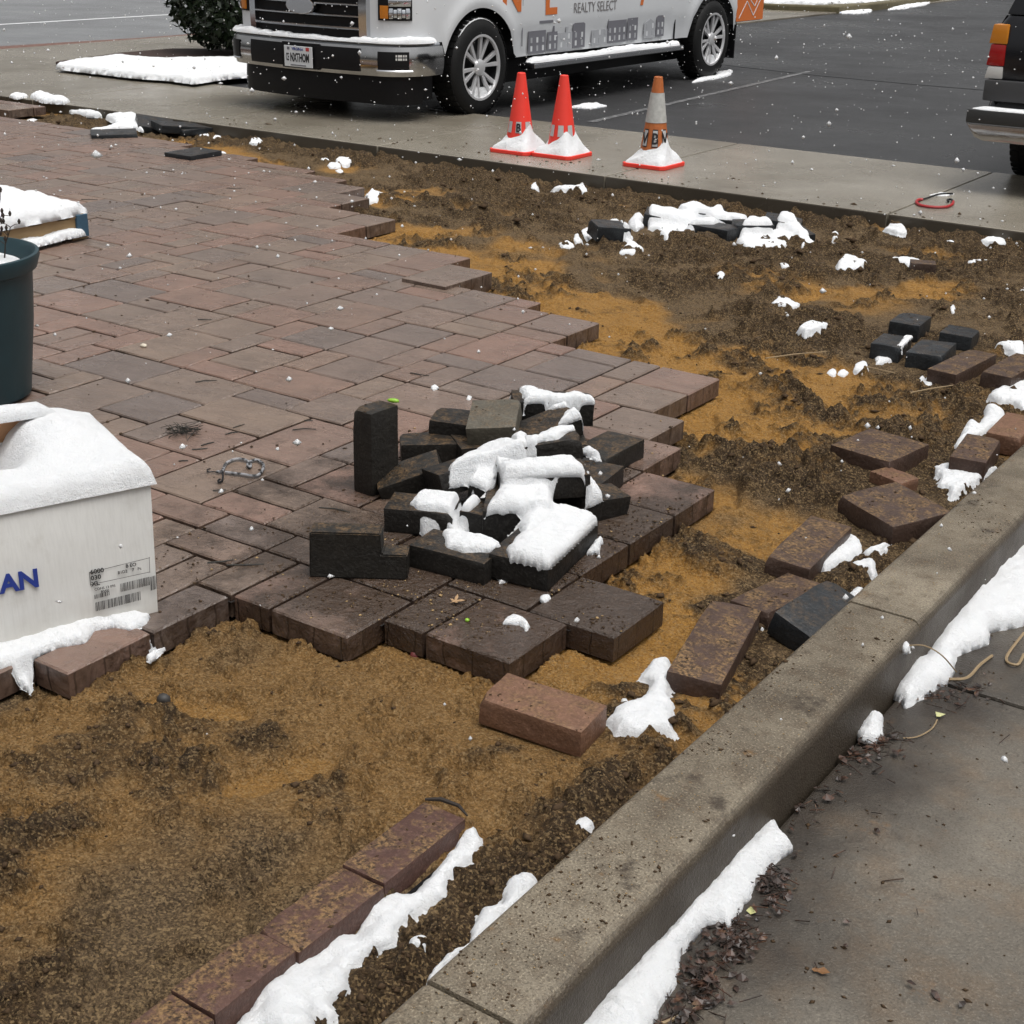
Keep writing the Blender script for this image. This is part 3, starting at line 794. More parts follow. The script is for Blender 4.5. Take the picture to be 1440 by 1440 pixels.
brickFR((844, 683), (871, 661), 0.065, (0.19, 0.14, 0.066), CHAR, 'bare charcoal brick tucked below the flat one on the right flank', zbase=0.0, group=PILE)
brick(G(838, 722, 0.0) + Vector((0, 0, 0.0)), 1.2, (0.16, 0.10, 0.07), CHAR, HEAP, PILE, (0.1, 0.1))
brick(G(770, 690, 0.0), 0.6, (0.26, 0.20, 0.075), CHAR, HEAP, PILE)
brick(G(700, 640, 0.0), 0.9, (0.30, 0.2, 0.070), CHAR, HEAP, PILE)
brick(G(765, 640, 0.0), 0.7, (0.26, 0.2, 0.070), CHAR, HEAP, PILE)
pile_bricks = BR[p0:]

SB = 'loose pavers lying in the dug-up sand'
brickQ([(681, 985), (706, 950), (848, 990), (823, 1030)], -0.01, (0.262, 0.132, 0.068), REDB, 'clean reddish brick lying alone on the open sand', group=SB, sink=0.004, tilt=(0.03, 0.03), zbase=-0.074)
brickQ([(943, 934), (1003, 962), (1066, 854), (1007, 835)], -0.012, (0.40, 0.135, 0.066), BROWN, 'long brown paver sunk aslant in the soil near the slate black wedge', group=SB, sink=-0.004, tilt=(0.05, -0.04))
brickQ([(1038, 830), (1076, 856), (1158, 817), (1115, 794)], -0.015, (0.26, 0.128, 0.062), BROWN, 'sand-dusted brown paver leaning against the slate black wedge', group=SB, sink=0.004, tilt=(-0.06, 0.0))
brickQ([(1082, 866), (1139, 868), (1195, 831), (1154, 827)], -0.002, (0.25, 0.115, 0.075), BLUEB, 'slate black paver wedged on its corner against the kerb', group=SB, sink=0.0, tilt=(0.30, -0.06), zbase=-0.075)
brickQ([(1079, 779), (1132, 793), (1189, 729), (1150, 722)], -0.01, (0.36, 0.13, 0.066), BROWN, 'narrow brown paver half sunk beside a lump of snow', group=SB, sink=0.0, tilt=(0.06, 0.0))
brickQ([(1182, 696), (1262, 738), (1327, 720), (1265, 686)], -0.01, (0.26, 0.225, 0.068), BROWN, 'broad brown paver tipped up at one side next to the kerb', group=SB, sink=-0.012, tilt=(0.05, 0.02))
brickQ([(1227, 659), (1257, 670), (1290, 668), (1260, 655)], -0.03, (0.13, 0.09, 0.06), REDB, 'small half brick with raw orange top behind the tipped-up paver', group=SB, sink=0.014)
brickQ([(1168, 622), (1252, 646), (1308, 620), (1226, 598)], -0.01, (0.262, 0.232, 0.072), BROWN, 'large square brown paver lying level on the churned sand', group=SB, sink=0.0)
brickQ([(1339, 646), (1382, 647), (1407, 611), (1362, 614)], -0.002, (0.27, 0.118, 0.072), BROWN, 'brown brick lying along the kerb between two patches of snow', group=SB, sink=-0.004)
brickQ([(1389, 611), (1428, 612), (1462, 575), (1424, 578)], 0.0, (0.27, 0.12, 0.07), REDB, 'orange-brown brick lying end to end with the one along the kerb', group=SB, sink=-0.008)
brickQ([(1305, 513), (1341, 522), (1399, 492), (1372, 482)], -0.004, (0.40, 0.122, 0.072), BROWN, 'long brown paver with sandy top beside the four black pavers', group=SB, sink=0.0)
brickQ([(1380, 525), (1415, 530), (1470, 500), (1436, 494)], -0.004, (0.36, 0.125, 0.072), BROWN, 'brown paver with a broken end lying parallel to the long sandy one', group=SB, sink=0.0)
KS = 'small black pavers grouped on the sand'
brickQ([(1251, 453), (1294, 456), (1307, 444), (1269, 442)], -0.006, (0.20, 0.135, 0.075), BLUEB, 'dry slate black paver at the back of the group of four', group=KS, sink=0.0, tilt=(0.02, 0.0))
brickQ([(1227, 480), (1263, 487), (1280, 467), (1247, 463)], -0.006, (0.235, 0.125, 0.07), BLUEB, 'slate black paver with a scrap of snow on its top', group=KS, sink=0.0, tilt=(0.0, 0.05))
brickQ([(1277, 493), (1323, 498), (1344, 482), (1302, 470)], -0.006, (0.24, 0.15, 0.07), BLUEB, 'slate black paver touching the long sandy brown paver', group=KS, sink=-0.004, tilt=(-0.05, 0.0))
brickQ([(1323, 466), (1364, 471), (1375, 459), (1339, 448)], -0.006, (0.20, 0.14, 0.07), BLUEB, 'slate black paver lying apart from the other three, rear corner sunk', group=KS, sink=0.004, tilt=(0.03, 0.06))
WS = 'bricks half buried in snow below the walkway'
w0 = len(BR)
for (px, py, yaw, d, t, lb) in ((1006, 322, -0.1, (0.27, 0.17, 0.075), (0, 0), 'dark brick poking bare out of the snow below the walkway'),
                            (1025, 311, 0.05, (0.24, 0.15, 0.085), (0, 0), 'dark brick behind the bare one below the walkway'),
                            (855, 326, 0.9, (0.20, 0.16, 0.085), (0.1, 0.1), 'dark brick end under an arch of snow below the walkway'),
                            (940, 308, 0.4, (0.30, 0.16, 0.085), (0.1, 0.15), None), (985, 304, 0.1, (0.26, 0.16, 0.09), (0.1, 0), None),
                            (1058, 322, 0.7, (0.22, 0.13, 0.08), (0.1, 0), None), (1100, 312, 0.3, (0.22, 0.13, 0.08), (0.15, 0.1), None), (1124, 322, -0.7, (0.2, 0.12, 0.06), (0.1, 0.1), None)):
    g_ = G(px, py, -0.03); g_.z = sand_z(g_.x, g_.y) - 0.01
    brick(g_, yaw, d, BLUEB, lb or 'dark brick buried in the snow drift below the walkway', WS, t)
walk_bricks = BR[w0:]
# broken small brick in the far sand
g_ = G(1297, 378, -0.05); g_.z = sand_z(g_.x, g_.y) - 0.015
brick(g_, 0.4, (0.13, 0.10, 0.07), BROWN, 'small brown brick stub alone on the far sand with snow on top', SB)
# raised pavers at the broken edge
ES = 'pavers standing proud along the broken patio edge'
def raised(quad, z, dims, tilt, mat, lb):
    P = [G(*p, z) for p in quad]; c = sum(P, Vector()) / len(P); c.z = z - dims[2]
    return brick(c, 0.0, dims, mat, lb, ES, tilt, name='loose_paver', cat='paver', chip=0)
raised([(563, 393), (628, 404), (693, 382), (630, 370)], 0.016, (0.262, 0.38, 0.09), (0.0, 0.01), PAVER, 'proud grey-brown paver overlapping the stepped edge above orange sand')
raised([(236, 218), (280, 220), (308, 209), (262, 205)], 0.03, (0.264, 0.30, 0.09), (0.02, 0.0), BLUEB, 'grey slab lifted above the patio near the walkway')
FS = 'grey slabs lying loose at the far end of the patio'
brick(G(217, 173, -0.01) + Vector((0, 0, -0.05)), 0.9, (0.30, 0.26, 0.06), BLUEB, 'grey slab leaning on the edge of the walkway', FS, (0.25, 0.2))
brick(G(252, 176, -0.01) + Vector((0, 0, -0.05)), 1.2, (0.40, 0.24, 0.06), BLUEB, 'long grey slab lying under the edge of the walkway', FS, (0.05, 0.1))
brick(G(275, 177, -0.02) + Vector((0, 0, -0.05)), 1.35, (0.36, 0.2, 0.05), BLUEB, 'thin grey slab slipping off the long one by the walkway', FS, (0.1, 0.0))
brick(G(160, 187, 0.02) + Vector((0, 0, -0.05)), 0.9, (0.34, 0.26, 0.06), BLUEB, 'grey slab edged with snow on the far patio', FS, (0.03, 0.0))

# edging bricks set in a row near the camera
er = G(655, 1150, -0.03); el = G(600, 1120, -0.03)
e0 = Vector((-1.502, 1.975, 0))
EG = 'edging bricks set in a row in the sand'
yy = 1.975
for i, L in enumerate((0.262, 0.235, 0.20, 0.262, 0.262)):
    c = Vector((-1.502 + 0.003 * math.sin(i * 2.1), yy - L / 2, -0.098))
    brick(c, math.pi / 2 + 0.01 * math.cos(i * 3), (L - 0.004, 0.104, 0.062 - 0.004 * (i % 2)), ROSE, ('rose brick at the free end of the edging row beside the snow strip' if i == 0 else 'rose edging brick smeared with soil in the row beside the snow strip'), EG, name='edging_brick', chip=(1 if i else 0))
    yy -= L
# black plastic edging strip below them
m = MB()
pts = [(-1.442, 1.96), (-1.438, 1.7), (-1.44, 1.4), (-1.436, 1.0), (-1.44, 0.7)]
for i in range(len(pts) - 1):
    a, b = pts[i], pts[i + 1]
    m.add([(a[0], a[1], -0.12), (b[0], b[1], -0.12), (b[0], b[1], -0.088), (a[0], a[1], -0.088), (a[0] + .006, a[1], -0.12), (b[0] + .006, b[1], -0.12), (b[0] + .006, b[1], -0.088), (a[0] + .006, a[1], -0.088)],
          [(0, 1, 2, 3), (4, 7, 6, 5), (3, 2, 6, 7), (0, 4, 5, 1)])
tag(m.build('edging_strip', BLACKP), 'black plastic edging strip along the row of rose bricks', 'edging')
g_ = G(560, 1118, -0.05)
m = MB().tube([G(598, 1124, -0.034), G(620, 1124, -0.030), G(645, 1133, -0.030), G(657, 1147, -0.034)], [0.003, 0.005, 0.004, 0.002], 7)
tag(m.build('bark_strip', plain('dark_bark', (0.02, 0.014, 0.010), 0.8)), 'dark strip of bark over the end of the edging row', 'bark')

# ================================================================== SNOW
def bvh_of(objs):
    V = []; F = []
    bpy.context.view_layer.update()
    for o in objs:
        n = len(V); mw = o.matrix_world
        V += [mw @ v.co for v in o.data.vertices]; F += [tuple(i + n for i in p.vertices) for p in o.data.polygons]
    return BVHTree.FromPolygons(V, F)
def poly_sdf(x, y, P):
    """signed distance, positive inside"""
    n = len(P); d = np.full(x.shape, 1e9); ins = np.zeros(x.shape, bool)
    for i in range(n):
        ax, ay = P[i]; bx, by = P[(i + 1) % n]
        ex, ey = bx - ax, by - ay; l2 = ex * ex + ey * ey + 1e-12
        t = np.clip(((x - ax) * ex + (y - ay) * ey) / l2, 0, 1)
        d = np.minimum(d, (x - ax - t * ex) ** 2 + (y - ay - t * ey) ** 2)
        c = ((ay > y) != (by > y)) & (x < (bx - ax) * (y - ay) / (by - ay + 1e-12) + ax)
        ins ^= c
    d = np.sqrt(d); return np.where(ins, d, -d)
def blur(a, n):
    for _ in range(n):
        p = np.pad(a, 1, mode='edge'); a = (p[:-2, 1:-1] + p[2:, 1:-1] + p[1:-1, :-2] + p[1:-1, 2:] + 2 * a) / 6
    return a
SN = [0]
def snow(poly, z, thick, label, base='sand', group=None, bv=None, res=None, jag=0.006, lump=0.35, world=False, sm=3, parent=None, name='snow_patch', kind=None, drop=0.06, floor=0.0, clampz=0.045):
    P = [(p[0], p[1]) for p in poly] if world else [tuple(G(px, py, z))[:2] for px, py in poly]
    xs_ = [p[0] for p in P]; ys_ = [p[1] for p in P]
    ex, ey = max(xs_) - min(xs_), max(ys_) - min(ys_)
    r = res or max(0.0035, math.sqrt(ex * ey / 9000.0)); pad = 3 * r + jag
    x = np.arange(min(xs_) - pad, max(xs_) + pad, r); y = np.arange(min(ys_) - pad, max(ys_) + pad, r)
    X_, Y_ = np.meshgrid(x, y, indexing='ij')
    SN[0] += 1; sd_ = SN[0] * 7; thick = thick * 0.85
    d = poly_sdf(X_, Y_, P) + jag * 2.4 * (fbm(X_, Y_, 30, 4, sd_, 0.65) - 0.5)
    if base == 'sand': b0 = sand_fields(X_.ravel(), Y_.ravel())[0].reshape(X_.shape); b0 = blur(b0, 25)
    if base == 'sand' and max(ex, ey) < 0.45:
        ii = d > 0
        if ii.any(): b0 = 0.35 * b0 + 0.65 * np.percentile(b0[ii], 55)
    if base == 'sand': pass
    elif base == 'ray':
        b0 = np.full(X_.shape, floor)
        it = np.nditer(X_, flags=['multi_index'])
        for _ in it:
            i = it.multi_index
            if d[i] > -0.02:
                h = bv.ray_cast(Vector((X_[i], Y_[i], 2.0)), Vector((0, 0, -1)))
                if h[0] is not None: b0[i] = max(h[0].z, b0[i])
        okm = b0 > z - drop
        def dist_in(mk):
            q0 = np.where(mk, 0.05, 0.0)
            for _ in range(14):
                pq = np.pad(q0, 1, mode='edge')
                q0 = np.minimum(q0, np.minimum(np.minimum(pq[:-2, 1:-1], pq[2:, 1:-1]), np.minimum(pq[1:-1, :-2], pq[1:-1, 2:])) + r)
            return q0
        sdk = blur(dist_in(okm) - dist_in(~okm), 5)
        d = np.minimum(d, sdk + 0.005)
        low = float(b0[okm].min()) if okm.any() else z
        b0 = np.where(okm, b0, np.nan)
        for _ in range(26):
            pq = np.pad(b0, 1, mode='edge'); st_ = np.stack([pq[:-2, 1:-1], pq[2:, 1:-1], pq[1:-1, :-2], pq[1:-1, 2:]])
            with np.errstate(all='ignore'):
                import warnings
                with warnings.catch_warnings():
                    warnings.simplefilter('ignore'); mean_ = np.nanmean(st_, 0)
            b0 = np.where(np.isnan(b0), mean_, b0)
        b0 = np.where(np.isnan(b0), low, b0)
        b0 = blur(b0, sm)
    elif base == 'patio': b0 = blur(np.where(in_pav(X_, Y_), 0.0, -0.045), 7)
    else: b0 = np.full(X_.shape, float(base))
    wd = max(thick * 1.25, 0.006)
    t = np.clip(d / wd, -1, 1)
    prof = np.where(t > 0, np.sqrt(np.clip(1 - (1 - t) ** 2, 0, 1)), t * (max(0.7, 0.03 / thick) if base == 'sand' else 0.7))
    body = thick * prof * (1 + lump * 2 * (fbm(X_, Y_, 9, 3, sd_ + 3) - 0.5)) + np.where(t > 0, 0.0075 * (fbm(X_, Y_, 55, 4, sd_ + 5, 0.6) - 0.5), 0) * min(1, thick / 0.02)
    Z = b0 + body
    keep = d > -2.2 * r - 0.004
    lab = np.where(keep, np.arange(keep.size).reshape(keep.shape) + 1, 0)      # keep the largest connected piece only
    while True:
        pq = np.pad(lab, 1); nl = np.where(keep, np.max(np.stack([lab, pq[:-2, 1:-1], pq[2:, 1:-1], pq[1:-1, :-2], pq[1:-1, 2:]]), 0), 0)
        nl = np.where(keep, np.take(np.concatenate([[0], nl.ravel()]), nl), 0)
        if (nl == lab).all(): break
        lab = nl
    if keep.any():
        ids, cnt = np.unique(lab[keep], return_counts=True); keep &= lab == ids[np.argmax(cnt)]
    idx_ = -np.ones(X_.shape, np.int64); idx_[keep] = np.arange(keep.sum())
    q_ = np.stack([idx_[:-1, :-1], idx_[1:, :-1], idx_[1:, 1:], idx_[:-1, 1:]], -1).reshape(-1, 4)
    q_ = q_[q_.min(1) >= 0]
    if len(q_) == 0: return None
    if base != 'sand':                           # pull the rim exactly onto the outline
        gx_, gy_ = np.gradient(d, r); gl = np.sqrt(gx_ ** 2 + gy_ ** 2) + 1e-6
        mv_ = np.where(d < 0, np.clip(-d, 0, 2.5 * r), 0.0)
        X_ = X_ + mv_ * gx_ / gl; Y_ = Y_ + mv_ * gy_ / gl
        Z = np.where(d < 0, b0 - 0.003, Z)
        sel = (okm & (d > 0)) if base == 'ray' else np.zeros_like(keep)
        if sel.any(): Z = np.maximum(Z, np.percentile(b0[sel], 25) - clampz)
    me = np_mesh(name, np.stack([X_[keep], Y_[keep], Z[keep]], -1), q_, SNOW)
    o = link(bpy.data.objects.new(name, me), parent)
    if label: tag(o, label, 'snow', group, kind)
    return o
def blobpoly(px, py, rx, ry, n=9, s_=0):
    r = random.Random(px * 13 + py + s_)
    return [(px + rx * math.cos(2 * math.pi * i / n) * r.uniform(0.75, 1.15), py + ry * math.sin(2 * math.pi * i / n) * r.uniform(0.75, 1.15)) for i in range(n)]

AP = -0.15
snow([(760, 1500), (820, 1433), (889, 1360), (935, 1318), (975, 1261), (1012, 1228), (1045, 1192), (1076, 1156), (1090, 1162), (1115, 1197), (1098, 1210), (1078, 1227), (1066, 1243), (1057, 1261), (1040, 1285), (1027, 1309), (1010, 1303), (992, 1304), (975, 1326), (958, 1347), (955, 1370), (949, 1391), (930, 1415), (923, 1435), (880, 1500)], AP, 0.045, 'long strip of snow lying at the foot of the kerb among dead leaves', base=AP)
snow([(1258, 982), (1262, 960), (1272, 939), (1299, 930), (1306, 911), (1339, 866), (1379, 798), (1440, 740), (1500, 670), (1590, 588), (1640, 545), (1650, 565), (1600, 650), (1560, 740), (1510, 835), (1440, 881), (1394, 891), (1391, 908), (1364, 916), (1348, 924), (1341, 950), (1328, 965), (1305, 980), (1290, 990), (1272, 998)], AP, 0.055, 'broad drift of snow against the kerb beside the slab joint', base=AP)
snow(blobpoly(1224, 1027, 22, 21), AP, 0.05, 'round lump of snow on the leaf litter by the kerb', base=AP)
ZS = -0.07
snow([(270, 1490), (312, 1440), (350, 1405), (393, 1355), (430, 1328), (471, 1304), (498, 1295), (525, 1265), (580, 1238), (607, 1217), (642, 1180), (662, 1157), (674, 1160), (681, 1176), (650, 1207), (632, 1228), (623, 1252), (595, 1258), (575, 1275), (557, 1293), (553, 1312), (518, 1324), (490, 1351), (483, 1378), (462, 1390), (474, 1404), (462, 1416), (448, 1405), (440, 1413), (447, 1440), (430, 1490)], -0.060, 0.034, 'long ragged strip of snow beside the row of rose edging bricks')
snow([(592, 1392), (608, 1360), (623, 1339), (658, 1318), (662, 1297), (677, 1269), (706, 1260), (711, 1236), (732, 1219), (755, 1222), (762, 1236), (735, 1264), (700, 1296), (650, 1342)], ZS, 0.045, 'snow wedged in the gap behind the kerb near its joint')
SL = 'small lump of snow on the dug-up sand'; SLG = 'small lumps of snow on the sand'
for (px, py, rx, ry) in ((592, 1328, 14, 13), (821, 1159, 14, 11), (1072, 875, 7, 9), (1088, 858, 9, 8), (1089, 878, 6, 7), (1211, 517, 11, 10), (1170, 521, 8, 4), (1185, 521, 8, 4), (878, 989, 6, 6),
                        (752, 263, 6, 4), (457, 222, 6, 3), (470, 232, 10, 4), (484, 227, 11, 5), (478, 239, 6, 3), (1013, 391, 7, 5), (1103, 373, 7, 4), (1245, 770, 5, 4), (286, 186, 9, 4), (305, 191, 6, 3), (360, 200, 9, 3), (314, 218, 5, 5), (46, 168, 9, 3), (28, 176, 8, 2), (1334, 340, 9, 3),
                        (1306, 534, 6, 7), (1174, 329, 6, 5), (826, 327, 9, 6), (812, 338, 7, 5), (797, 347, 12, 5), (833, 320, 7, 4), (1297, 532, 5, 5), (885, 335, 6, 4), (1170, 340, 8, 3), (1205, 775, 4, 3), (434, 199, 4, 5), (1440, 410, 7, 4), (1340, 434, 4, 5), (960, 962, 5, 4)):
    snow(blobpoly(px, py, rx, ry), ZS, 0.42 * min(rx, ry * 1.6) * 0.0022 * (1500 / (py + 500)), SL, group=SLG, lump=0.2)
snow([(852, 1016), (865, 1003), (878, 998), (904, 985), (912, 978), (917, 968), (908, 960), (900, 955), (917, 932), (939, 929), (956, 962), (941, 968), (939, 981), (947, 998), (941, 1016), (948, 1033), (930, 1035), (896, 1040), (865, 1034)], ZS, 0.032, 'hook-shaped patch of snow between the lone brick and the sunken paver')
snow([(706, 879), (712, 870), (723, 866), (737, 872), (745, 882), (740, 889), (731, 880), (719, 879)], 0, 0.016, 'small crescent of snow on the muddy corner pavers', base=0.0)
snow([(1150, 795), (1159, 768), (1174, 746), (1192, 750), (1211, 760), (1211, 775), (1183, 789), (1160, 802)], ZS, 0.030, 'oblong lump of snow beside the narrow sunken paver')
snow([(1214, 775), (1235, 768), (1257, 765), (1240, 775), (1232, 784), (1216, 781)], ZS, 0.022, 'thin scrap of snow between the tipped-up paver and the kerb')
snow([(1198, 796), (1213, 788), (1230, 794), (1232, 813), (1226, 813), (1220, 803), (1203, 803)], ZS, 0.022, 'curled scrap of snow lying against the kerb')
snow([(1194, 827), (1204, 818), (1218, 819), (1215, 829), (1200, 835)], -0.03, 0.025, 'lump of snow sitting between the slate black wedge and the kerb', base=-0.06)
snow([(1312, 662), (1330, 655), (1350, 664), (1385, 664), (1402, 656), (1385, 675), (1370, 685), (1355, 690), (1337, 699), (1333, 687), (1317, 684), (1322, 672)], ZS, 0.026, 'ragged snow patch in front of the brick lying along the kerb')
snow([(1344, 622), (1355, 600), (1362, 590), (1378, 596), (1385, 580), (1412, 584), (1416, 592), (1390, 602), (1370, 613), (1356, 624), (1350, 629)], -0.06, 0.028, 'branching snow patch behind the brick lying along the kerb')
snow([(1388, 560), (1402, 548), (1420, 540), (1445, 534), (1450, 560), (1440, 580), (1425, 570), (1405, 568)], -0.06, 0.025, 'crumbled snow in front of the paver with a broken end')
snow([(1400, 485), (1415, 478), (1440, 482), (1440, 500), (1420, 492)], -0.05, 0.02, 'scraps of snow behind the long sandy paver')
snow([(1230, 500), (1238, 495), (1252, 497), (1267, 496), (1258, 504), (1245, 509), (1232, 510)], ZS, 0.022, 'crumbly snow in front of the four black pavers')
bvK = bvh_of(BR)
snow([(1262, 482), (1275, 465), (1293, 468), (1285, 477), (1272, 485)], -0.005, 0.008, 'scrap of snow on top of a slate black paver', base='ray', bv=bvK, floor=-0.08)
snow([(1122, 469), (1140, 461), (1164, 466), (1160, 470), (1132, 474)], ZS, 0.015, 'lens-shaped snow patch in a hollow of the churned sand')
snow([(1085, 428), (1095, 421), (1110, 424), (1125, 431), (1110, 436), (1095, 434)], ZS, 0.012, 'crumbling snow on a clod of orange sand')
snow([(1178, 371), (1185, 363), (1200, 363), (1219, 372), (1205, 380), (1190, 384), (1177, 381)], ZS, 0.021, 'patch of snow by the brick stub on the far sand')
snow([(1253, 361), (1270, 356), (1285, 359), (1299, 367), (1285, 370), (1265, 365)], -0.04, 0.021, 'snow cap above the brick stub on the far sand')
snow([(1358, 374), (1378, 370), (1396, 371), (1380, 377), (1360, 379)], ZS, 0.02, 'thin streak of snow on the far sand near the parked black car')
snow([(1243, 322), (1258, 318), (1272, 323), (1275, 329), (1262, 329)], ZS, 0.021, 'leaf-shaped snow patch under the lip of the walkway')
snow([(1380, 341), (1395, 337), (1412, 340), (1415, 346), (1395, 345)], ZS, 0.021, 'low snow mound under the lip of the walkway near the slab joint')
snow([(507, 280), (515, 270), (523, 263), (533, 268), (552, 271), (548, 276), (530, 279), (515, 283)], -0.05, 0.027, 'white snow mound at the tip of the stepped patio edge')
snow([(776, 263), (800, 262), (820, 257), (826, 267), (822, 272), (805, 267)], ZS, 0.021, 'streak of snow under the walkway below the pair of red cones')
bvW = bvh_of(walk_bricks)
snow([(841, 313), (848, 301), (858, 296), (872, 296), (880, 307), (889, 322), (906, 334), (890, 341), (869, 340), (879, 328), (876, 317), (866, 312), (851, 313)], 0.0, 0.035, 'arched ribbon of snow over a dark brick end below the walkway', base='ray', bv=bvW, sm=2, floor=-0.075, drop=0.2)
snow([(912, 306), (912, 296), (924, 289), (943, 289), (957, 295), (976, 292), (999, 299), (1018, 292), (1044, 298), (1056, 310), (1068, 313), (1091, 310), (1099, 298), (1110, 297), (1127, 312), (1149, 325), (1129, 331), (1119, 319), (1103, 335), (1063, 336), (1047, 334), (1036, 323), (1050, 312), (1025, 306), (1004, 314), (978, 314), (973, 330), (952, 320), (936, 322), (924, 309)], 0.0, 0.034, 'long lumpy snow drift over buried bricks below the walkway', base='ray', bv=bvW, sm=4, floor=-0.075, drop=0.2)
snow([(884, 306), (890, 299), (905, 298), (906, 311), (895, 316), (886, 311)], -0.03, 0.05, 'short snow mound between the arch and the long drift below the walkway', base=-0.07)
# far end of the patio
snow([(13, 137), (25, 133), (40, 137), (22, 140)], 0, 0.04, 'sliver of snow on the far patio pavers beside the walkway edge', base=0.0)
snow([(42, 138), (55, 133), (75, 138), (99, 144), (90, 147), (60, 145)], 0, 0.06, 'wedge of snow on the far patio pavers beside the walkway', base=0.0)
snow([(96, 154), (105, 146), (120, 152), (145, 156), (143, 161), (120, 160)], -0.04, 0.06, 'curved bank of snow over dark soil at the far end of the patio', base=-0.07)
snow([(148, 163), (166, 158), (190, 160), (208, 168), (200, 173), (202, 181), (185, 177), (165, 178), (148, 184), (130, 190), (124, 188), (126, 182), (142, 180), (165, 172)], -0.02, 0.06, 'forked patch of snow between the loose grey slabs', base=-0.05)
# on the heap
bvP = bvh_of(pile_bricks)
def zB(*p): return [(620 + a * 0.22222, 520 + b * 0.22222) for a, b in p]
snow(zB((490, 55), (520, 45), (560, 75), (620, 130), (665, 130), (690, 120), (720, 150), (800, 140), (880, 128), (985, 180), (980, 200), (860, 202), (720, 207), (560, 207), (520, 175), (495, 115)), 0.165, 0.028, 'jagged crest of snow on the rear brick of the heap', base='ray', bv=bvP, sm=2, jag=0.01)
snow(zB((680, 370), (720, 320), (790, 265), (850, 255), (910, 290), (960, 370), (960, 410), (890, 450), (880, 390), (800, 365)), 0.15, 0.045, 'rounded cap of snow behind the middle of the heap', base='ray', bv=bvP, sm=4)
snow(zB((45, 600), (150, 530), (300, 450), (420, 415), (500, 420), (545, 445), (550, 580), (400, 605), (330, 650), (260, 680), (240, 705), (180, 735), (130, 710), (60, 650)), 0.15, 0.035, 'thick snow on the tipped long brick of the heap', base='ray', bv=bvP, sm=3)
snow(zB((525, 430), (600, 430), (700, 385), (790, 352), (860, 368), (872, 398), (800, 412), (750, 452), (620, 458), (590, 505), (530, 505)), 0.17, 0.03, 'narrow ridge of snow crossing the top of the heap', base='ray', bv=bvP, sm=3)
snow(zB((330, 600), (545, 575), (700, 570), (850, 570), (905, 615), (918, 665), (880, 705), (780, 718), (660, 742), (500, 765), (400, 725), (385, 695), (280, 668)), 0.165, 0.042, 'smooth roll of snow across the centre of the heap', base='ray', bv=bvP, sm=4)
snow(zB((400, 700), (600, 720), (760, 735), (840, 790), (780, 870), (640, 955), (510, 1020), (500, 905), (420, 945), (340, 942), (285, 912), (285, 860), (340, 770)), 0.12, 0.045, 'bulging snow on the blocks just behind the slab of snow', base='ray', bv=bvP, sm=5)
snow(zB((840, 830), (930, 880), (1005, 955), (1012, 985), (920, 1065), (820, 1170), (740, 1235), (672, 1312), (620, 1272), (540, 1252), (440, 1192), (418, 1140), (470, 1060), (520, 1020), (640, 930), (760, 850)), 0.085, 0.040, 'thick rectangular slab of snow on the front brick of the heap', base='ray', bv=bvP, sm=3, drop=0.03, clampz=0.012)
snow([(577, 705), (591, 687), (599, 680), (612, 689), (635, 693), (666, 692), (678, 701), (666, 712), (655, 720), (655, 739), (668, 745), (680, 742), (695, 734), (705, 745), (703, 766), (690, 768), (650, 769), (628, 761), (622, 745), (628, 716), (595, 717)], 0.085, 0.028, 'S-shaped band of snow winding over the left of the heap', base='ray', bv=bvP, sm=9, drop=0.2, clampz=0.04)
snow(zB((885, 508), (950, 503), (1000, 528), (1018, 572), (980, 577), (930, 552), (890, 537)), 0.07, 0.025, 'small snow lump on the bare brick of the heap flank', base='ray', bv=bvP, sm=3)
snow(zB((915, 680), (960, 688), (1012, 750), (1053, 820), (1047, 855), (990, 865), (905, 855), (915, 800)), 0.09, 0.045, 'snow bulge hanging on the right side of the heap', base='ray', bv=bvP, sm=4)
snow(zB((1000, 1063), (1032, 1080), (1003, 1162), (918, 1172), (950, 1120)), 0.0, 0.02, 'triangle of snow on the patio beside the snow slab', base=0.0)
snow(zB((395, 1228), (402, 1290), (434, 1350), (365, 1358), (353, 1320), (383, 1260)), 0.0, 0.022, 'small pile of snow at the foot of the heap between two bricks', base=0.0)
snow(zB((350, 187), (390, 176), (437, 195), (437, 222), (370, 212)), 0.13, 0.014, 'dab of snow on the rear corner of the tan-topped brick', base='ray', bv=bvP, sm=2)
PS = 'tiny bits of snow on the pavers'
for (px, py, rx, ry) in ((766, 842, 8, 6), (611, 546, 5, 4), (660, 561, 5, 3), (304, 1300, 0, 0), (352, 655, 0, 0), (1100, 421, 0, 0)):
    if rx: snow(blobpoly(px, py, rx, ry), 0, 0.008, 'tiny bit of snow on the patio near the heap', base=0.0, group=PS, lump=0.1)
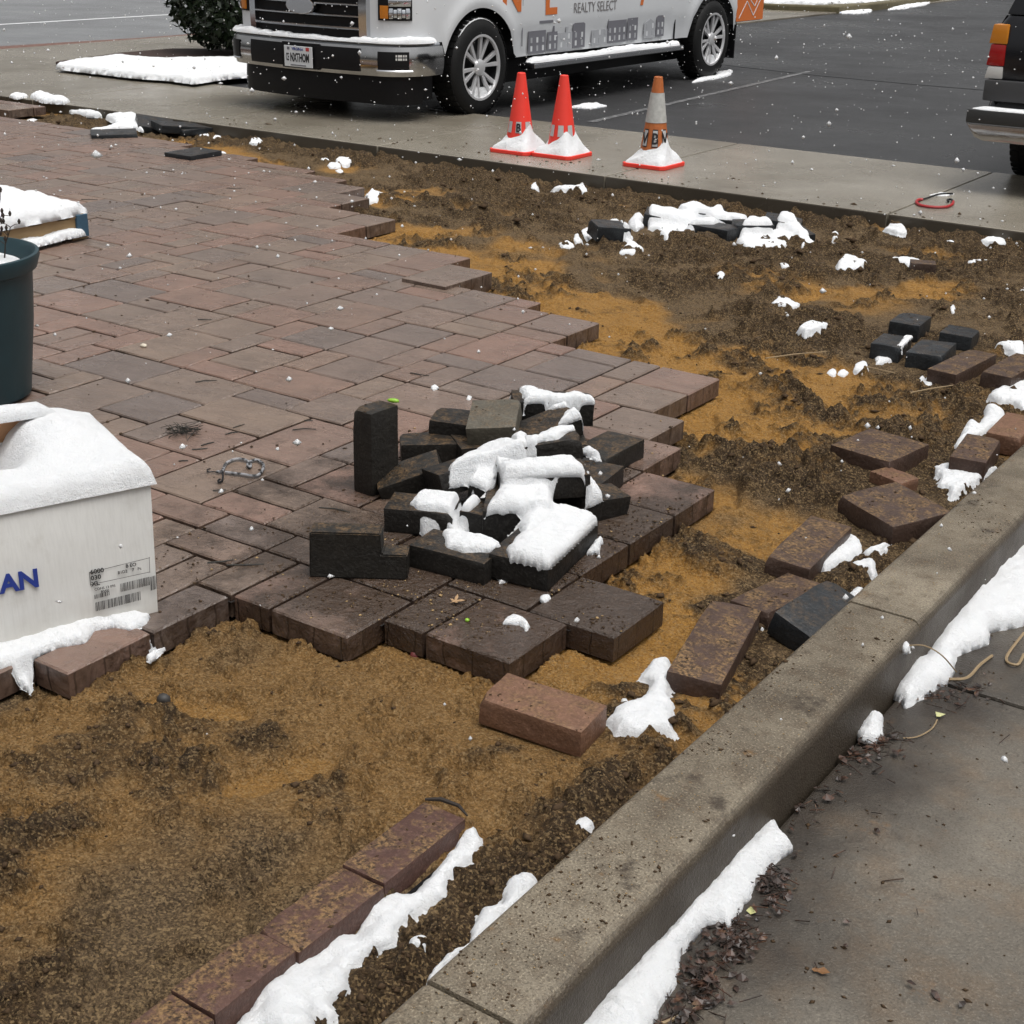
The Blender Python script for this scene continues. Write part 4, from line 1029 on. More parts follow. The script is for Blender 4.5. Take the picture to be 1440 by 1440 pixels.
# ================================================================== TEXT
def text_obj(name, body, size, mat, parent, mat4, bold=0.0, sx=1.0, align='LEFT', ext=0.0006):
    cu = bpy.data.curves.new(name, 'FONT'); cu.body = body; cu.size = size; cu.offset = bold; cu.extrude = ext; cu.align_x = align
    cu.resolution_u = 3
    t = bpy.data.objects.new(name, cu); col.objects.link(t)
    bpy.context.view_layer.update()
    me = bpy.data.meshes.new_from_object(t.evaluated_get(bpy.context.evaluated_depsgraph_get()))
    bpy.data.objects.remove(t, do_unlink=True)
    me.materials.clear(); me.materials.append(mat)
    for v in me.vertices: v.co.x *= sx
    me.name = name
    o = link(bpy.data.objects.new(name, me), parent)
    o.matrix_local = mat4
    return o
def basis(o, x, y):
    """4x4 with local X along x, Y along y at o"""
    x = Vector(x).normalized(); y = Vector(y).normalized(); z = x.cross(y)
    return Matrix(((x.x, y.x, z.x, o[0]), (x.y, y.y, z.y, o[1]), (x.z, y.z, z.z, o[2]), (0, 0, 0, 1)))

# ================================================================== WHITE PICKUP (nose to the walkway)
TR = tag(empty('pickup_truck', (-8.653, 10.565, -0.03)), 'white pickup truck with printed house skyline, nose over the walkway', 'truck')
TW = 0.907
TR.scale = (TW, 1, 1)
OUT = []
for i in range(9):
    x = 0.80 * i / 8; OUT.append((x, -1.12 + 0.07 * (x / 0.8) ** 2))
for i in range(1, 8):
    a = math.pi / 2 * i / 7; OUT.append((0.80 + 0.28 * math.sin(a), -0.72 - 0.33 * math.cos(a)))
y_ = -0.66
while y_ < 5.55: OUT.append((1.08, y_)); y_ += 0.05
OUT.append((1.08, 5.55))
CUM = [0.0]
for i in range(1, len(OUT)): CUM.append(CUM[-1] + math.hypot(OUT[i][0] - OUT[i - 1][0], OUT[i][1] - OUT[i - 1][1]))
def op(s, off=0.0):
    """point on the plan outline, s measured from the middle of the nose (negative = other side)"""
    sg = 1 if s >= 0 else -1; s = abs(s)
    i = max(0, min(len(CUM) - 2, int(np.searchsorted(CUM, s)) - 1)); t = (s - CUM[i]) / (CUM[i + 1] - CUM[i])
    a, b = OUT[i], OUT[i + 1]; x = a[0] + (b[0] - a[0]) * t; y = a[1] + (b[1] - a[1]) * t
    j0, j1 = max(0, i - 1), min(len(OUT) - 1, i + 2)
    tx, ty = OUT[j1][0] - OUT[j0][0], OUT[j1][1] - OUT[j0][1]
    if j0 == 0 and s < 0.15: tx, ty = 1, 0.02
    l = math.hypot(tx, ty); nx, ny = ty / l, -tx / l
    return (sg * (x + nx * off), y + ny * off)
def s_at_y(y): return CUM[16] + (y + 0.66) + (OUT[16][1] + 0.66) * 0 if y > -0.66 else CUM[16]
S_SIDE = CUM[16]                       # s where y = -0.66 on the side
def patch(name, s0, s1, z0, z1, off, mat, parent, n=14, rows=4, bulge=0.0, thick=0.02, smooth=True, zfun=None):
    V = []; F = []
    for r in range(rows + 1):
        v = r / rows; o_ = off + bulge * (1 - (2 * v - 1) ** 2)
        for i in range(n + 1):
            s = s0 + (s1 - s0) * i / n; x, y = op(s, o_)
            V.append((x, y, (z0 + (z1 - z0) * v) if zfun is None else zfun(i / n, v)))
    nb = len(V)
    for r in range(rows + 1):
        for i in range(n + 1):
            s = s0 + (s1 - s0) * i / n; x, y = op(s, off - thick); V.append((x, y, V[r * (n + 1) + i][2]))
    w_ = n + 1
    for r in range(rows):
        for i in range(n):
            a = r * w_ + i; F.append((a, a + 1, a + w_ + 1, a + w_)); F.append((nb + a, nb + a + w_, nb + a + w_ + 1, nb + a + 1))
    for i in range(n):
        F.append((i, nb + i, nb + i + 1, i + 1)); a = rows * w_ + i; F.append((a, a + 1, nb + a + 1, nb + a))
    for r in range(rows):
        a = r * w_; F.append((a, a + w_, nb + a + w_, nb + a)); a = r * w_ + n; F.append((a, nb + a, nb + a + w_, a + w_))
    m = MB(); m.add(V, F); o = m.build(name, mat, parent, 0, smooth); return o

WB = 4.315
def zlow(y):
    for c in (0.0, WB):
        d = abs(y - c)
        if d < 0.535: return 0.40 + math.sqrt(max(0, 0.535 ** 2 - d * d)) * 0.94
    if y < -0.5: return 0.655
    if y > WB: return 0.56
    return 0.46
def ztop(y):
    if y < 0.9: return 1.10 + 0.12 * min(1, (y + 1.12) / 1.6)
    if y < 3.4: return 1.24
    return 1.33
V = []; F = []; NRW = 12; cols_ = []
ysamp = OUT[:17] + [(1.08, y) for y in np.arange(-0.60, 5.56, 0.045)]
for (x, y) in ysamp:
    zl, zt = zlow(y), ztop(y)
    for r in range(NRW + 1):
        z = zl + (zt - zl) * r / NRW
        k = 1 - 0.030 * ((z - 0.80) / 0.45) ** 2 - (0.012 if z < 0.66 and y > 0.4 else 0)
        fl = 0.018 * math.exp(-((math.hypot(y, z - 0.4) - 0.56) / 0.07) ** 2) + 0.018 * math.exp(-((math.hypot(y - WB, z - 0.4) - 0.56) / 0.07) ** 2)
        V.append((x * k + fl, y, z))
nc = len(ysamp); w_ = NRW + 1
for i in range(nc - 1):
    for r in range(NRW): F.append((i * w_ + r, (i + 1) * w_ + r, (i + 1) * w_ + r + 1, i * w_ + r + 1))
nb = len(V); V += [(-p[0], p[1], p[2]) for p in V]
F += [tuple(nb + i for i in reversed(f)) for f in F]
for i in range(nc - 1):                                   # hood and bed top
    if ysamp[i][1] < 0.95: F.append((i * w_ + NRW, (i + 1) * w_ + NRW, nb + (i + 1) * w_ + NRW, nb + i * w_ + NRW))
body = MB().add(V, F).build('body', WHITEP, TR, 0, True)
# liner, frame and floor seen dark below the body
m = MB().box((0, 2.2, 0.62), (1.60, 6.4, 0.54)).box((0, 2.2, 0.29), (1.36, 6.1, 0.20)).box((0, -0.75, 0.30), (1.9, 0.45, 0.24)); m.build('underbody', BLACKP, TR)
MB().box((0, -0.62, 0.75), (1.7, 0.7, 0.62)).build('wheel_housing', BLACKP, TR)
# bed and cab
m = MB().box((0, 4.45, 0.95), (1.9, 2.1, 0.05)).box((0, 5.52, 0.98), (2.08, 0.06, 0.74)).box((0, 3.42, 1.05), (2.05, 0.05, 0.55)); m.build('cargo_bed', WHITEP, TR)
cab = [(0.80, 1.22), (1.62, 1.92), (1.9, 1.98), (3.0, 1.97), (3.30, 1.86), (3.40, 1.24)]
V = []; n = len(cab)
for sg in (-1, 1):
    for (y, z) in cab: V.append((sg * (1.045 - 0.22 * (z - 1.22) / 0.75), y, z))
F = [tuple(range(n - 1, -1, -1)), tuple(range(n, 2 * n))] + [(i, (i + 1) % n, n + (i + 1) % n, n + i) for i in range(n)]
MB().add(V, F).build('cab', WHITEP, TR, 0.03, True)
def slab_quad(name, pts, mat, parent, t=0.006):
    p = [Vector(q) for q in pts]; nn = (p[1] - p[0]).cross(p[2] - p[0]).normalized()
    m = MB(); k = len(p); m.add([q for q in p] + [q - nn * t for q in p], [tuple(range(k)), tuple(range(2 * k - 1, k - 1, -1))] + [(i, k + i, k + (i + 1) % k, (i + 1) % k) for i in range(k)])
    return m.build(name, mat, parent)
slab_quad('windscreen', [(-0.93, 0.87, 1.30), (0.93, 0.87, 1.30), (0.80, 1.56, 1.89), (-0.80, 1.56, 1.89)], GLASSD, TR, 0.012)
for sg in (-1, 1):
    for (y0, y1, t0, t1) in ((1.05, 2.15, 1.72, 2.15), (2.22, 3.20, 2.22, 3.12)):
        xa, xb = sg * 1.035, sg * 0.862
        q_ = [(xa, y0, 1.30), (xa, y1, 1.30), (xb, t1, 1.86), (xb, t0, 1.86)]
        slab_quad('side_window', q_ if sg > 0 else q_[::-1], GLASSD, TR, 0.012)
# nose
gr = patch('grille', -0.66, 0.66, 0.685, 1.09, 0.015, BLACKP, TR, 20, 3, 0.0, 0.02)
for z in (0.765, 0.855, 0.945, 1.03):
    patch('chrome_bar', -0.63, 0.63, z - 0.013, z + 0.013, 0.050, CHROME, gr, 18, 3, 0.012, 0.03)
for sg in (-1, 1):
    a, b = (0.63, 0.71) if sg > 0 else (-0.71, -0.63)
    patch('chrome_frame', a, b, 0.672, 1.10, 0.050, CHROME, gr, 4, 3, 0.01, 0.05)
MB().prism([(0.17 * math.cos(2 * math.pi * i / 24), 0.92 + 0.07 * math.sin(2 * math.pi * i / 24)) for i in range(24)], -1.205, -1.16, 'y').build('badge', CHROME, gr, 0.006)
AMBER = plain('amber_lens', (0.50, 0.17, 0.02), 0.15); LENS = plain('lamp_reflector', (0.55, 0.57, 0.60), 0.12, 0.9)
for sg in (-1, 1):
    a, b = (0.80, 1.10) if sg > 0 else (-1.10, -0.80)
    hd = patch('headlight', a, b, 0.835, 1.04, 0.012, BLACKP, TR, 8, 3, 0.0, 0.03)
    a2, b2 = (0.825, 0.90) if sg > 0 else (-0.90, -0.825)
    patch('amber_lamp', a2, b2, 0.85, 0.95, 0.02, AMBER, hd, 4, 2, 0.004)
    for k in range(5):
        a3 = 0.91 + 0.034 * k; q_ = (a3, a3 + 0.028) if sg > 0 else (-a3 - 0.028, -a3)
        patch('reflector', q_[0], q_[1], 0.85 + 0.008 * (k % 2), 0.93 - 0.01 * (k % 2), 0.020, LENS, hd, 3, 3, 0.012)
    q_ = (0.905, 1.085) if sg > 0 else (-1.085, -0.905)
    patch('reflector', q_[0], q_[1], 0.945, 1.02, 0.018, LENS, hd, 6, 3, 0.012)
SE = S_SIDE + 0.03
bp = patch('front_bumper', -SE, SE, 0.405, 0.635, 0.075, DCHROME, TR, 44, 6, 0.022, 0.10)
patch('bumper_ledge', -SE + 0.02, SE - 0.02, 0.632, 0.662, 0.055, CHROME, bp, 44, 2, 0.012, 0.14)
for sg in (-1, 1):
    a, b = (0.22, 0.66) if sg > 0 else (-0.66, -0.22)
    patch('bumper_insert', a, b, 0.435, 0.615, 0.098, BLACKP, bp, 8, 4, 0.006, 0.04)
    q_ = (0.84, 1.06) if sg > 0 else (-1.06, -0.84)
    fg = patch('fog_recess', q_[0], q_[1], 0.455, 0.60, 0.098, BLACKP, bp, 8, 4, 0.004, 0.04)
    q2 = (q_[0] - 0.01, q_[1] + 0.01)
    patch('chrome_trim', q2[0], q2[1], 0.440, 0.458, 0.100, CHROME, fg, 8, 2, 0.006, 0.03)
    for r in range(2):
        for k in range(4):
            c0 = 0.965 + 0.020 * k if sg > 0 else -0.965 - 0.020 * k
            patch('lamp_cell', c0, c0 + 0.013 * sg, 0.535 + 0.026 * r, 0.552 + 0.026 * r, 0.105, plain('lamp_cell_white', (0.6, 0.6, 0.58), 0.2) if (r == 0 and k == 0 and sg < 0) else bpy.data.materials['lamp_cell_white'], fg, 2, 1, 0, 0.006)
patch('bumper_center', -0.22, 0.22, 0.42, 0.625, 0.098, BLACKP, bp, 6, 4, 0.004, 0.04)
patch('air_dam', -1.22, 1.22, 0.17, 0.41, -0.02, BLACKP, TR, 30, 3, 0.01, 0.05)
# number plate
pl = MB().box((0, -1.238, 0.515), (0.345, 0.008, 0.168)).build('number_plate', PLATEW, TR, 0.003)
def front(x, z, y=-1.2435): return basis((x, y, z), (1, 0, 0), (0, 0, 1))
text_obj('plate_letters', 'NXTHOM', 0.092, INK, pl, front(-0.097, 0.477), 0.0030, 0.575)
text_obj('plate_prefix', 'CE', 0.085, INK, pl, front(-0.150, 0.480), 0.001, 0.36)
text_obj('plate_state', 'VIRGINIA', 0.032, BLUEINK, pl, front(-0.075, 0.565), 0.0006, 1.05)
MB().box((0.118, -1.2432, 0.578), (0.04, 0.002, 0.028)).build('plate_sticker', plain('red_sticker', (0.45, 0.05, 0.05), 0.5), pl)
MB().box((-0.118, -1.2432, 0.578), (0.03, 0.002, 0.022)).build('plate_sticker', GREYP, pl)
MB().box((0.0, -1.2432, 0.446), (0.19, 0.002, 0.008)).build('plate_rim_line', GREYP, pl)

# wheels
SILVER = plain('bright_alloy', (0.72, 0.72, 0.73), 0.28, 0.55)
def wheel(parent, x, y, R_=0.412, sgn=1, chrome=CHROME, wd=0.28, spokes=6, wname='wheel'):
    w0 = empty(wname, (x, y, R_), 0, parent)
    t = [(R_ * 0.66, -wd / 2), (R_ * 0.80, -wd / 2 - 0.004), (R_ * 0.93, -wd / 2 + 0.012), (R_ - 0.004, -wd / 2 + 0.045), (R_, -wd / 4), (R_, 0), (R_, wd / 4), (R_ - 0.004, wd / 2 - 0.045), (R_ * 0.93, wd / 2 - 0.012), (R_ * 0.80, wd / 2 + 0.004), (R_ * 0.66, wd / 2)]
    ty = MB().lathe(t, 56, axis='x').build('tyre', RUBBER, w0, 0, True)
    tb = MB()
    for i in range(40):                                   # tread blocks
        a = 2 * math.pi * i / 40
        for xx in (-0.3, 0.0, 0.3):
            tb.box((xx * wd, (R_ + 0.002) * math.cos(a + xx * 0.4), (R_ + 0.002) * math.sin(a + xx * 0.4)), (wd * 0.24, 0.006, R_ * 0.11), Matrix.Rotation(a + xx * 0.4, 3, 'X'))
    tb.build('tread', RUBBER, ty)
    rim = MB().lathe([(R_ * 0.665, wd / 2 * sgn), (R_ * 0.62, (wd / 2 - 0.008) * sgn), (R_ * 0.60, (wd / 2 - 0.09) * sgn), (0.02, (wd / 2 - 0.10) * sgn)], 40, axis='x').build('rim', plain('dark_rim', (0.03, 0.03, 0.032), 0.3, 0.6) if 'dark_rim' not in bpy.data.materials else bpy.data.materials['dark_rim'], w0, 0, True)
    MB().lathe([(R_ * 0.672, (wd / 2 + 0.004) * sgn), (R_ * 0.625, (wd / 2 + 0.004) * sgn), (R_ * 0.615, (wd / 2 - 0.02) * sgn)], 40, axis='x').build('rim_lip', chrome, rim, 0, True)
    for i in range(spokes):
        for dd in (-0.20, 0.20):
            a = 2 * math.pi * (i + 0.25) / spokes + dd
            sp = MB(); r0, r1 = R_ * 0.14, R_ * 0.63
            c, s_ = math.cos(a), math.sin(a); tx, tz = -s_, c
            xo = (wd / 2 - 0.012) * sgn
            a2 = a - dd * 0.55; c0, s0 = math.cos(a2), math.sin(a2)
            P = []
            for (r, h, cc, ss, xx) in ((r0, 0.012, c0, s0, xo - 0.015 * sgn), (r1, 0.019, c, s_, xo)):
                for e in (-1, 1):
                    P.append((xx, r * cc + e * h * tx, r * ss + e * h * tz)); P.append((xx - 0.03 * sgn, r * cc + e * h * tx, r * ss + e * h * tz))
            sp.add(P, [(0, 2, 6, 4), (1, 5, 7, 3), (0, 4, 5, 1), (2, 3, 7, 6), (0, 1, 3, 2), (4, 6, 7, 5)])
            sp.build('spoke', chrome, rim, 0.004)
    MB().lathe([(R_ * 0.17, (wd / 2 - 0.03) * sgn), (R_ * 0.16, (wd / 2 - 0.008) * sgn), (R_ * 0.10, wd / 2 * sgn), (0.001, wd / 2 * sgn)], 20, axis='x').build('hub_cap', chrome, rim, 0, True)
    return w0
fw = None
for (yy_) in (0.0, WB):
    for sg in (1, -1):
        wheel(TR, sg * 0.955, yy_, 0.412, sg, SILVER)
# running board, mud flap, seams
for sg in (1, -1):
    rb = MB().box((sg * 1.09, 2.12, 0.375), (0.15, 2.85, 0.055)).build('running_board', BLACKP, TR, 0.015, True)
    MB().box((sg * 1.168, 2.12, 0.377), (0.012, 2.80, 0.040)).build('bright_strip', CHROME, rb, 0.004)
    for yb in (1.0, 2.1, 3.2): MB().box((sg * 0.97, yb, 0.42), (0.2, 0.05, 0.04)).build('bracket', BLACKP, rb)
    MB().box((sg * 0.95, WB + 0.54, 0.36), (0.28, 0.015, 0.36)).build('mud_flap', BLACKP, TR)
    MB().box((sg * 1.066, 3.47, 0.86), (0.012, 0.016, 0.80)).build('panel_gap', BLACKP, TR)
    for ydoor in (0.64, 2.12): MB().box((sg * 1.0755, ydoor, 0.88), (0.006, 0.007, 0.66)).build('door_gap', GREYP, TR)
# printed wrap on the side that shows
def side(y, z, x=1.0835): return basis((x, y, z), (0, 1, 0), (0, 0, 1))
text_obj('lettering', 'REALTY SELECT', 0.130, plain('taupe_print', (0.20, 0.19, 0.19), 0.4), TR, side(1.47, 0.80), 0.0, 0.86)
text_obj('lettering', 'L', 0.42, ORANGEP, TR, side(0.98, 0.815), 0.012, 1.0)
text_obj('lettering', 'N', 0.42, ORANGEP, TR, side(0.30, 0.86), 0.012, 1.0)
text_obj('lettering', '/', 0.42, ORANGEP, TR, side(2.72, 0.84), 0.012, 1.0)
MB().box((1.081, 1.02, 0.745), (0.006, 0.22, 0.022)).build('lettering_bar', GREYP, TR)
hr = random.Random(5)
yy_ = 0.74
while yy_ < 3.38:                                         # skyline of old houses in grey
    wdt = hr.uniform(0.16, 0.36); ht = hr.uniform(0.13, 0.22); x_ = 1.0765
    base_ = 0.475 + 0.012 * (yy_ - 0.7)
    if hr.random() < 0.16: yy_ += 0.12
    if yy_ + wdt > 3.43: break
    pk = hr.random()
    prof = [(yy_, base_), (yy_ + wdt, base_), (yy_ + wdt, base_ + ht)]
    if pk < 0.45: prof += [(yy_ + wdt * 0.5, base_ + ht + 0.045)]
    elif pk < 0.7: prof += [(yy_ + wdt * 0.7, base_ + ht), (yy_ + wdt * 0.7, base_ + ht + 0.05), (yy_ + wdt * 0.55, base_ + ht + 0.05), (yy_ + wdt * 0.55, base_ + ht)]
    prof += [(yy_, base_ + ht)]
    h_ = MB().prism(prof, x_ - 0.004, x_, 'x').build('printed_house', GREYL if hr.random() < 0.4 else GREYP, TR)
    nw = max(2, int(wdt / 0.085))
    for iw in range(nw):
        for jw in range(2):
            yc = yy_ + wdt * (iw + 0.5) / nw
            MB().box((x_ + 0.001, yc, base_ + 0.045 + 0.072 * jw), (0.003, 0.030, 0.046)).build('printed_window', GREYL if (iw + jw) % 2 else WHITEP, h_)
    yy_ += wdt + hr.uniform(0.0, 0.03)
og_ = patch('orange_panel', S_SIDE + 5.52, S_SIDE + 6.19, 0.57, 1.20, 0.006, ORANGEP, TR, 8, 4, 0, 0.004)
for (ya, za, yb, zb) in ((4.92, 0.60, 5.10, 0.78), (5.10, 0.78, 5.28, 0.62), (5.28, 0.62, 5.45, 0.80), (5.0, 0.9, 5.3, 0.72), (5.3, 0.72, 5.5, 0.95)):
    dy, dz = yb - ya, zb - za; L = math.hypot(dy, dz)
    MB().box((1.0875, (ya + yb) / 2, (za + zb) / 2), (0.003, L, 0.010), Matrix.Rotation(math.atan2(dz, dy), 3, 'X')).build('white_line', PLATEW, og_)

# snow lying on the truck (rests on it, so things of their own)
def lathe_snow(name, fn, label, na=36, nr=10):
    V = []; F = []
    for i in range(nr + 1):
        for k in range(na): V.append(fn(i / nr, 2 * math.pi * k / na))
    for i in range(nr):
        for k in range(na): F.append((i * na + k, i * na + (k + 1) % na, (i + 1) * na + (k + 1) % na, (i + 1) * na + k))
    F.append(tuple(nr * na + k for k in range(na)))
    o = MB().add(V, F).build(name, SNOW, None, 0, True); tag(o, label, 'snow'); return o
def ribbon_snow(path, wid, thick, label, n=8, jag=0.3, seed=1, name='snow_patch'):
    """humped strip of snow along a 3D path lying on a surface; wid vector per point"""
    r = random.Random(seed); V = []; F = []
    for i, (p, wv) in enumerate(path):
        p = Vector(p); wv = Vector(wv)
        fq = float(fbm(np.array([i * 0.13 + seed * 5.1]), np.array([0.3]), 1.0, 4, seed, 0.6)[0]) - 0.5
        tk = thick * max(0.12, 1 + 3.2 * jag * fq); ws = 1 + jag * 0.9 * fq
        if i in (0, len(path) - 1): tk *= 0.15; ws *= 0.5
        for k in range(n + 1):
            a = math.pi * k / n
            V.append(p + wv * (math.cos(a) * ws * wid) + Vector((0, 0, tk * math.sin(a) ** 0.8 * (1 + r.uniform(-0.12, 0.12)))))
    for i in range(len(path) - 1):
        for k in range(n): F.append((i * (n + 1) + k, i * (n + 1) + k + 1, (i + 1) * (n + 1) + k + 1, (i + 1) * (n + 1) + k))
    o = MB().add(V, F).build(name, SNOW, None, 0, False); o.data.shade_smooth(); tag(o, label, 'snow'); return o
path = []
for i in range(90):
    s = -SE + 0.03 + (2 * SE - 0.10) * i / 89; x, y = op(s, 0.045); x2, y2 = op(s, 0.075)
    nn = Vector((x2 - x, y2 - y, 0)); nn = nn.normalized() if nn.length > 0 else Vector((0, -1, 0))
    amp = 1.0
    path.append(((x * TW - 8.653, y + 10.565, 0.632 - 0.0), nn))
ribbon_snow(path, 0.055, 0.035, 'snow lying along the top of the chrome front bumper', jag=0.55, seed=3)
path = [((-7.66, 10.565 + 0.72 + 2.78 * i / 50, 0.372), (1, 0, 0)) for i in range(51)]
ribbon_snow(path, 0.065, 0.045, 'long band of snow on the running board of the truck', jag=0.25, seed=4)
path = []
for i in range(24):
    a = math.radians(40 + 100 * i / 23); path.append(((-7.715, 10.565 + 0.400 * math.cos(a), 0.382 + 0.400 * math.sin(a)), (1, 0, 0)))
ribbon_snow(path, 0.035, 0.010, 'snow crusted on top of the front tyre of the truck', jag=0.8, seed=5)
for (yc, lb) in ((0.0, 'snow caught in the bottom of the front wheel rim'), (WB, 'snow caught in the bottom of the rear wheel rim')):
    V = []; F = []
    rr_ = random.Random(int(yc) + 2)
    for i in range(13):
        a = math.radians(-90 - 52 + 104 * i / 12); ro = 0.262; ri = 0.262 - 0.105 * math.cos((i - 6) / 6 * 1.5) * rr_.uniform(0.6, 1.1)
        for (r_, xx) in ((ro, -7.675), (ri, -7.685), (ri, -7.75), (ro, -7.75)):
            V.append((xx, 10.565 + yc + r_ * math.cos(a), 0.382 + r_ * math.sin(a)))
    for i in range(12):
        for k in range(4): F.append((i * 4 + k, i * 4 + (k + 1) % 4, (i + 1) * 4 + (k + 1) % 4, (i + 1) * 4 + k))
    F += [(0, 1, 2, 3), (51, 50, 49, 48)]
    tag(MB().add(V, F).build('snow_patch', SNOW), lb, 'snow')

# ================================================================== BLACK CAR, rear corner
BC = tag(empty('pickup_truck', (-2.13, 10.75, -0.03)), 'black vehicle backed up to the walkway, rear corner with stacked tail light', 'truck')
hw = 0.90
V = []; F = []
sec = [(0.62, 0.03), (0.70, 0.0), (0.90, -0.005), (1.05, 0.015), (1.12, 0.05)]
ol = []
for i in range(7): ol.append((hw * i / 6 * 0.90, -1.00))
for i in range(1, 7):
    a = math.pi / 2 * i / 6; ol.append((hw * 0.90 + hw * 0.10 * math.sin(a), -0.90 - 0.10 * math.cos(a)))
for y in np.arange(-0.85, 3.6, 0.06): ol.append((hw, float(y)))
w_ = len(sec) + 1
for (x, y) in ol:
    d_ = abs(y); arch = 0.42 + math.sqrt(max(0, 0.46 ** 2 - d_ * d_)) if d_ < 0.46 else 0.0
    V.append((x * 0.985, y, max(0.52, arch)))
    for (z, ins) in sec: V.append((x - ins * (x / hw), y + (ins if y < -0.9 else 0), max(z, arch + 0.01 * (sec.index((z, ins)) + 1))))
for i in range(len(ol) - 1):
    for r in range(w_ - 1): F.append((i * w_ + r, (i + 1) * w_ + r, (i + 1) * w_ + r + 1, i * w_ + r + 1))
nb = len(V); V += [(-p[0], p[1], p[2]) for p in V]; F += [tuple(nb + i for i in reversed(f)) for f in F]
for i in range(len(ol) - 1): F.append((i * w_ + w_ - 1, (i + 1) * w_ + w_ - 1, nb + (i + 1) * w_ + w_ - 1, nb + i * w_ + w_ - 1))
MB().add(V, F).build('body', GLOSSB, BC, 0, True)
MB().box((0, 1.3, 0.60), (1.55, 4.4, 0.36)).build('underbody', BLACKP, BC)
cb = [(-0.90, 1.12), (-0.72, 1.68), (-0.5, 1.74), (1.6, 1.74), (2.3, 1.16)]
V = []; n = len(cb)
for sg in (-1, 1):
    for (y, z) in cb: V.append((sg * (0.86 - 0.20 * (z - 1.12) / 0.62), y, z))
F = [tuple(range(n - 1, -1, -1)), tuple(range(n, 2 * n))] + [(i, (i + 1) % n, n + (i + 1) % n, n + i) for i in range(n)]
MB().add(V, F).build('cab', GLOSSB, BC, 0.03, True)
slab_quad('rear_window', [(-0.70, -0.885, 1.20), (0.70, -0.885, 1.20), (0.60, -0.745, 1.62), (-0.60, -0.745, 1.62)], GLASSD, BC, 0.012)
for sg in (-1, 1):
    q_ = [(sg * 0.845, -0.6, 1.20), (sg * 0.845, 1.7, 1.20), (sg * 0.715, 1.5, 1.64), (sg * 0.715, -0.5, 1.64)]
    slab_quad('side_window', q_ if sg > 0 else q_[::-1], GLASSD, BC, 0.012)
    for (z0, z1, mm, nm) in ((0.95, 1.07, plain('amber_tail', (0.55, 0.20, 0.02), 0.12) if sg < 0 else bpy.data.materials['amber_tail'], 'turn_lamp'), (0.815, 0.948, plain('red_tail', (0.30, 0.012, 0.012), 0.12) if sg < 0 else bpy.data.materials['red_tail'], 'brake_lamp'), (0.735, 0.813, plain('white_tail', (0.55, 0.54, 0.52), 0.15) if sg < 0 else bpy.data.materials['white_tail'], 'reversing_lamp')):
        m = MB(); m.prism([(sg * 0.905, z0), (sg * 0.79, z0), (sg * 0.795, z1), (sg * 0.89, z1)], -1.015, -0.84, 'y')
        m.build(nm, mm, BC, 0.010, True)
    wheel(BC, sg * 0.77, 0.0, 0.36, sg, DCHROME, 0.24, 5)
    wheel(BC, sg * 0.77, 2.75, 0.36, sg, DCHROME, 0.24, 5)
MB().box((0, -1.0, 0.665), (1.78, 0.09, 0.13)).build('rear_panel', plain('dark_grey_plastic', (0.045, 0.045, 0.047), 0.5), BC, 0.012, True)
bmp = MB().box((0, -1.09, 0.515), (1.86, 0.22, 0.085)).build('rear_bumper', plain('worn_black_step', (0.03, 0.03, 0.03), 0.5), BC, 0.014, True)
m = MB().prism([(-0.93, 0.475), (0.93, 0.475), (0.86, 0.385), (0.80, 0.365), (-0.80, 0.365), (-0.86, 0.385)], -1.195, -1.0, 'y'); m.build('bumper_skirt', DCHROME, bmp, 0.01, True)
path = [((-2.13 - 0.91 + 1.82 * i / 30, 10.75 - 1.13, 0.526), (0, 1, 0)) for i in range(31)]
ribbon_snow(path, 0.06, 0.018, 'thin line of snow on the step bumper of the black vehicle', jag=0.4, seed=9)

